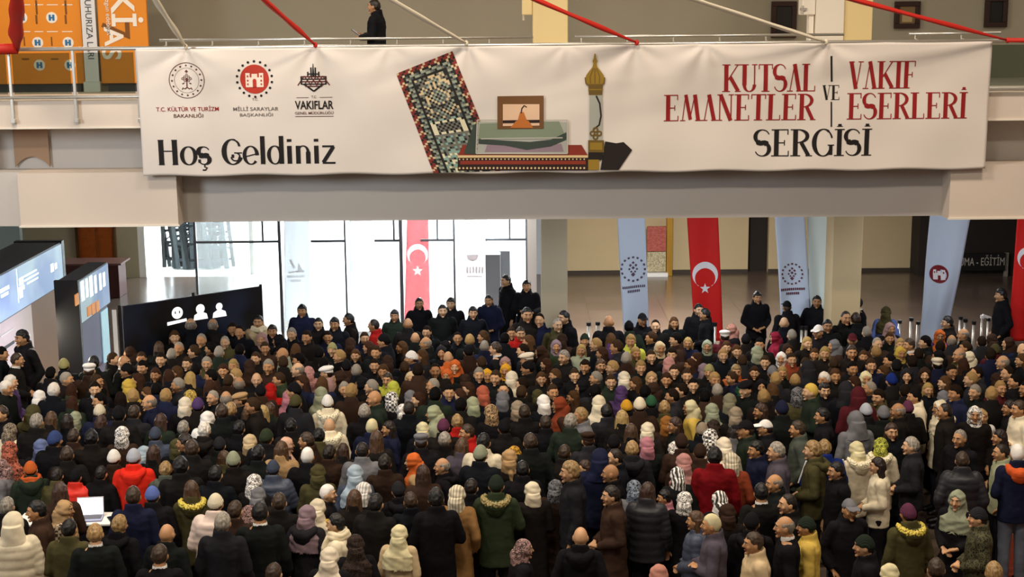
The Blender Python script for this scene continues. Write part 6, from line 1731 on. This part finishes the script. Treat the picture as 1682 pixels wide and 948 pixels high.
# man with a phone on the gallery
gv = atY(618, 40, 23.25); gm = Pn(); gm.head = 'd'; gm.sex = 'm'; gm.ctype = 'j'; gm.ccol = 'black'; gm.face = 'l'; gm.ex = ['text']; gm.cust = 'g'; gm.x = gv.x; gm.y = 23.25; gm.h = 1.70
S, r = spec(gm, 5001); root = bpy.data.objects.new('person', body_mesh('m', 'text')); COL.objects.link(root); root.location = (gm.x, gm.y, 5.62); root.rotation_euler = (0, 0, math.radians(78)); root.scale = (.97,) * 3; root.color = gm.skin
for nm, me, c in S:
    o = bpy.data.objects.new(nm, me); o.color = hexc('#16171a') if nm == 'coat' else c; o.parent = root; COL.objects.link(o)
tag(root, 'dark-haired person in black on the gallery looking down at a phone', 'person')
q = root.matrix_basis @ Vector((0.0, .345, 1.20)); ph = empty('phone', q, root.rotation_euler.z); ph.rotation_euler = (math.radians(-55), 0, root.rotation_euler.z)
mb = MB(); mb.box(-.04, .04, -.005, .005, -.08, .08); bevel(mb.build('body', BLACKM, ph), .003); mb = MB(); mb.box(-.036, .036, -.0075, -.0055, -.075, .075); mb.build('display', mat('phone_glow', '#b8b4c4', .3, emit=.15), ph); tag(ph, 'phone in the hands of the person on the gallery', 'phone')

# ---- the rest of the crowd: one mass, figures too small and hidden to tell apart
def lowres(me, ratio):
    key = ('low', me.name)
    if key in _alt: return _alt[key]
    o = bpy.data.objects.new('t', me); COL.objects.link(o); d = o.modifiers.new('d', 'DECIMATE'); d.ratio = ratio
    dg = bpy.context.evaluated_depsgraph_get(); m2 = o.evaluated_get(dg).to_mesh(); m2.calc_loop_triangles()
    v = np.empty(len(m2.vertices) * 3, np.float32); m2.vertices.foreach_get('co', v); t = np.empty(len(m2.loop_triangles) * 3, np.int32); m2.loop_triangles.foreach_get('vertices', t)
    o.evaluated_get(dg).to_mesh_clear(); bpy.data.objects.remove(o); _alt[key] = (v.reshape(-1, 3), t.reshape(-1, 3)); return _alt[key]
VV, TT, CC_ = [], [], []; off = 0
for i, p in enumerate(people):
    if p.ind: continue
    S, r = spec(p, i); a = yaw(p, r); k = p.h / 1.723; ca, sa = math.cos(a) * k, math.sin(a) * k
    for nm, me, c in [('body', body_mesh(p.sex, p.pose), p.skin)] + S:
        if nm == 'shoe': v, t = lowres(me, .06); c = hexc('#121113')
        else: v, t = lowres(me, {'body': .07, 'coat': .06, 'trousers': .03}.get(nm, .12))
        w = np.empty_like(v); w[:, 0] = v[:, 0] * ca - v[:, 1] * sa + p.x; w[:, 1] = v[:, 0] * sa + v[:, 1] * ca + p.y; w[:, 2] = v[:, 2] * k
        VV.append(w); TT.append(t + off); CC_.append(np.tile(np.array(c, np.float32), (len(v), 1))); off += len(v)

VV = np.concatenate(VV); TT = np.concatenate(TT); CC_ = np.concatenate(CC_)
me = bpy.data.meshes.new('crowd'); me.vertices.add(len(VV)); me.vertices.foreach_set('co', VV.ravel()); me.loops.add(TT.size); me.loops.foreach_set('vertex_index', TT.ravel().astype(np.int32))
me.polygons.add(len(TT)); me.polygons.foreach_set('loop_start', np.arange(0, TT.size, 3, dtype=np.int32)); me.polygons.foreach_set('use_smooth', np.ones(len(TT), bool)); me.update(calc_edges=True)
at = me.color_attributes.new('garment', 'FLOAT_COLOR', 'POINT'); at.data.foreach_set('color', CC_.ravel())
m, N, L, P = nmat('crowd_cloth'); an = N.new('ShaderNodeAttribute'); an.attribute_name = 'garment'; L.new(an.outputs['Color'], P.inputs['Base Color']); P.inputs['Roughness'].default_value = .85; P.inputs['Specular IOR Level'].default_value = .06; me.materials.append(m)
mass = bpy.data.objects.new('crowd', me); COL.objects.link(mass); tag(mass, 'dense rows of people in mostly dark coats filling the middle of the hall', 'crowd', kind='stuff')

# ------------------------------------------------------------------ what each person is called
COLN = {'pinkwhite': 'pinkish white', 'lightgrey': 'light grey', 'bluegrey': 'blue-grey', 'navyblue': 'navy blue', 'slateblue': 'slate blue', 'royalblue': 'royal blue', 'paleblue': 'pale blue', 'paleyellow': 'pale yellow', 'greyolive': 'grey-olive', 'palegreen': 'pale green', 'emerald': 'green', 'darkgreen': 'dark green', 'greygreen': 'grey-green', 'dustypink': 'dusty pink', 'greyviolet': 'grey-violet', 'camo': 'camouflage', 'zebra': 'patterned', 'plaid': 'plaid', 'brightred': 'bright red', 'darkred': 'dark red', 'black': 'dark', 'charcoal': 'dark'}
def cn(c): return COLN.get(c, c)
def hdesc(p):
    hd = p.head.split(':'); k = hd[0]
    if k in HAIRC: return {'d': 'dark-haired', 'k': 'black-haired', 'b': 'brown-haired', 'g': 'grey-haired', 'w': 'white-haired', 'bl': 'fair-haired', 'Bg': 'balding', 'ld': 'long dark-haired', 'lb': 'long brown-haired', 'll': 'long fair-haired', 'lr': 'reddish-haired'}[k], ''
    if k == 'B': return 'bald', ''
    n = {'s': 'headscarf', 'n': 'knit hat', 't': 'skullcap', 'a': 'cap', 'f': 'flat cap', 'h': 'hood'}[k]
    c = ('black' if hd[1] == 'black' else 'charcoal' if hd[1] == 'charcoal' else cn(hd[1]))
    pt = {'leopard': 'patterned ', 'checker': 'checked ', 'stripe': 'striped ', 'zebra': 'mottled '}.get(hd[2] if len(hd) > 2 else '', '')
    return '', '%s%s %s' % (pt, c, n)
def base(p):
    a, b = hdesc(p); coat = cn(p.ccol) + {'j': ' coat', 'c': ' long coat', 'p': ' puffer', 'k': ' parka', 'h': ' hooded jacket', 's': ' jacket'}[p.ctype]
    return ('%s person in %s' % (a, coat)) if a else ('person in %s and %s' % (b, coat))
def short(p): a, b = hdesc(p); return b or a
from collections import Counter
LM = [p for p in made if p.cust]
cnt = Counter(base(p) for p in made); used = Counter(p.cust for p in LM)
for p in LM: p.obj['label'] = p.cust
mark = {}                                              # short names by which a landmark can be found
scn = Counter(short(p) for p in people)
for p in made:
    s = short(p)
    if scn[s] == 1: mark[id(p)] = 'the ' + s + ('' if hdesc(p)[1] else ' person')
    elif p.cust and base(p) not in [base(q) for q in made if q is not p]:
        cw = cn(p.ccol)
        if cw != 'dark' and sum(cn(q.ccol) == cw and q.ctype == p.ctype for q in people) == 1: mark[id(p)] = 'the ' + base(p).split(' in ')[-1].split(' and ')[-1]
for ob, nm, x, y in ((None, 'the laptop', 148, 835), (None, 'the black display board', 330, 530), (None, 'the middle column', 910, 520), (None, 'the red crescent flag', 1158, 520), (None, 'the camel coat', 762, 812)):
    q = Pn(); q.px, q.py = x, y; mark[id(q)] = nm; q.cust = None; made_extra = globals().setdefault('EXTRA', []); EXTRA.append(q)
marks = [p for p in made + EXTRA if id(p) in mark]
def rel(p, q):
    dx = p.px - q.px; dy = (p.py - q.py) * 1.3
    if abs(dx) > 2.2 * abs(dy): return 'left of' if dx < 0 else 'right of'
    if abs(dy) > 2.2 * abs(dx): return 'behind' if dy < 0 else 'in front of'
    return ('behind and ' if dy < 0 else 'in front and ') + ('left of' if dx < 0 else 'right of')
todo = [p for p in made if not p.cust]; labels = set(p.cust for p in LM)
for p in todo:
    b = base(p)
    if cnt[b] == 1: p.lab = b + {'b': ' seen from behind', 'l': ' turned left', 'r': ' turned right', 'f': ' facing the camera', 'fl': ' facing front left'}.get(p.face, ''); labels.add(p.lab); continue
    p.lab = None
    near = sorted([q for q in marks if q is not p], key=lambda q: (p.px - q.px) ** 2 + (1.6 * (p.py - q.py)) ** 2)
    for rk, q in enumerate(near[:14]):
        d0 = math.hypot(p.px - q.px, 1.6 * (p.py - q.py)); R0 = rel(p, q)
        rivals = [z for z in people if z is not p and z is not q and hdesc(z) == hdesc(p) and cn(z.ccol) == cn(p.ccol) and rel(z, q) == R0]
        closer = sum(math.hypot(z.px - q.px, 1.6 * (z.py - q.py)) < d0 * 1.12 for z in rivals)
        if closer == 0:
            pre = 'just ' if d0 < 45 else 'closest '
            t = '%s %s%s %s' % (b, 'just ' if d0 < 45 else '', R0, mark[id(q)])
            if t not in labels and len(t.split()) <= 16: p.lab = t; break
    if p.lab is None:
        for q in near[:10]:
            R0 = rel(p, q); rivals = sorted([z for z in people if (z is p) or (z is not q and hdesc(z) == hdesc(p) and cn(z.ccol) == cn(p.ccol) and rel(z, q) == R0)], key=lambda z: math.hypot(z.px - q.px, 1.6 * (z.py - q.py)))
            n = rivals.index(p)
            if n < 6:
                t = '%s %s %s %s' % (['nearest', 'second', 'third', 'fourth', 'fifth', 'sixth'][n], b, R0, mark[id(q)])
                if t not in labels and len(t.split()) <= 16: p.lab = t; break
    if p.lab is None: p.lab = b + ' among the dense rows'
    labels.add(p.lab)
for p in todo: p.obj['label'] = p.lab
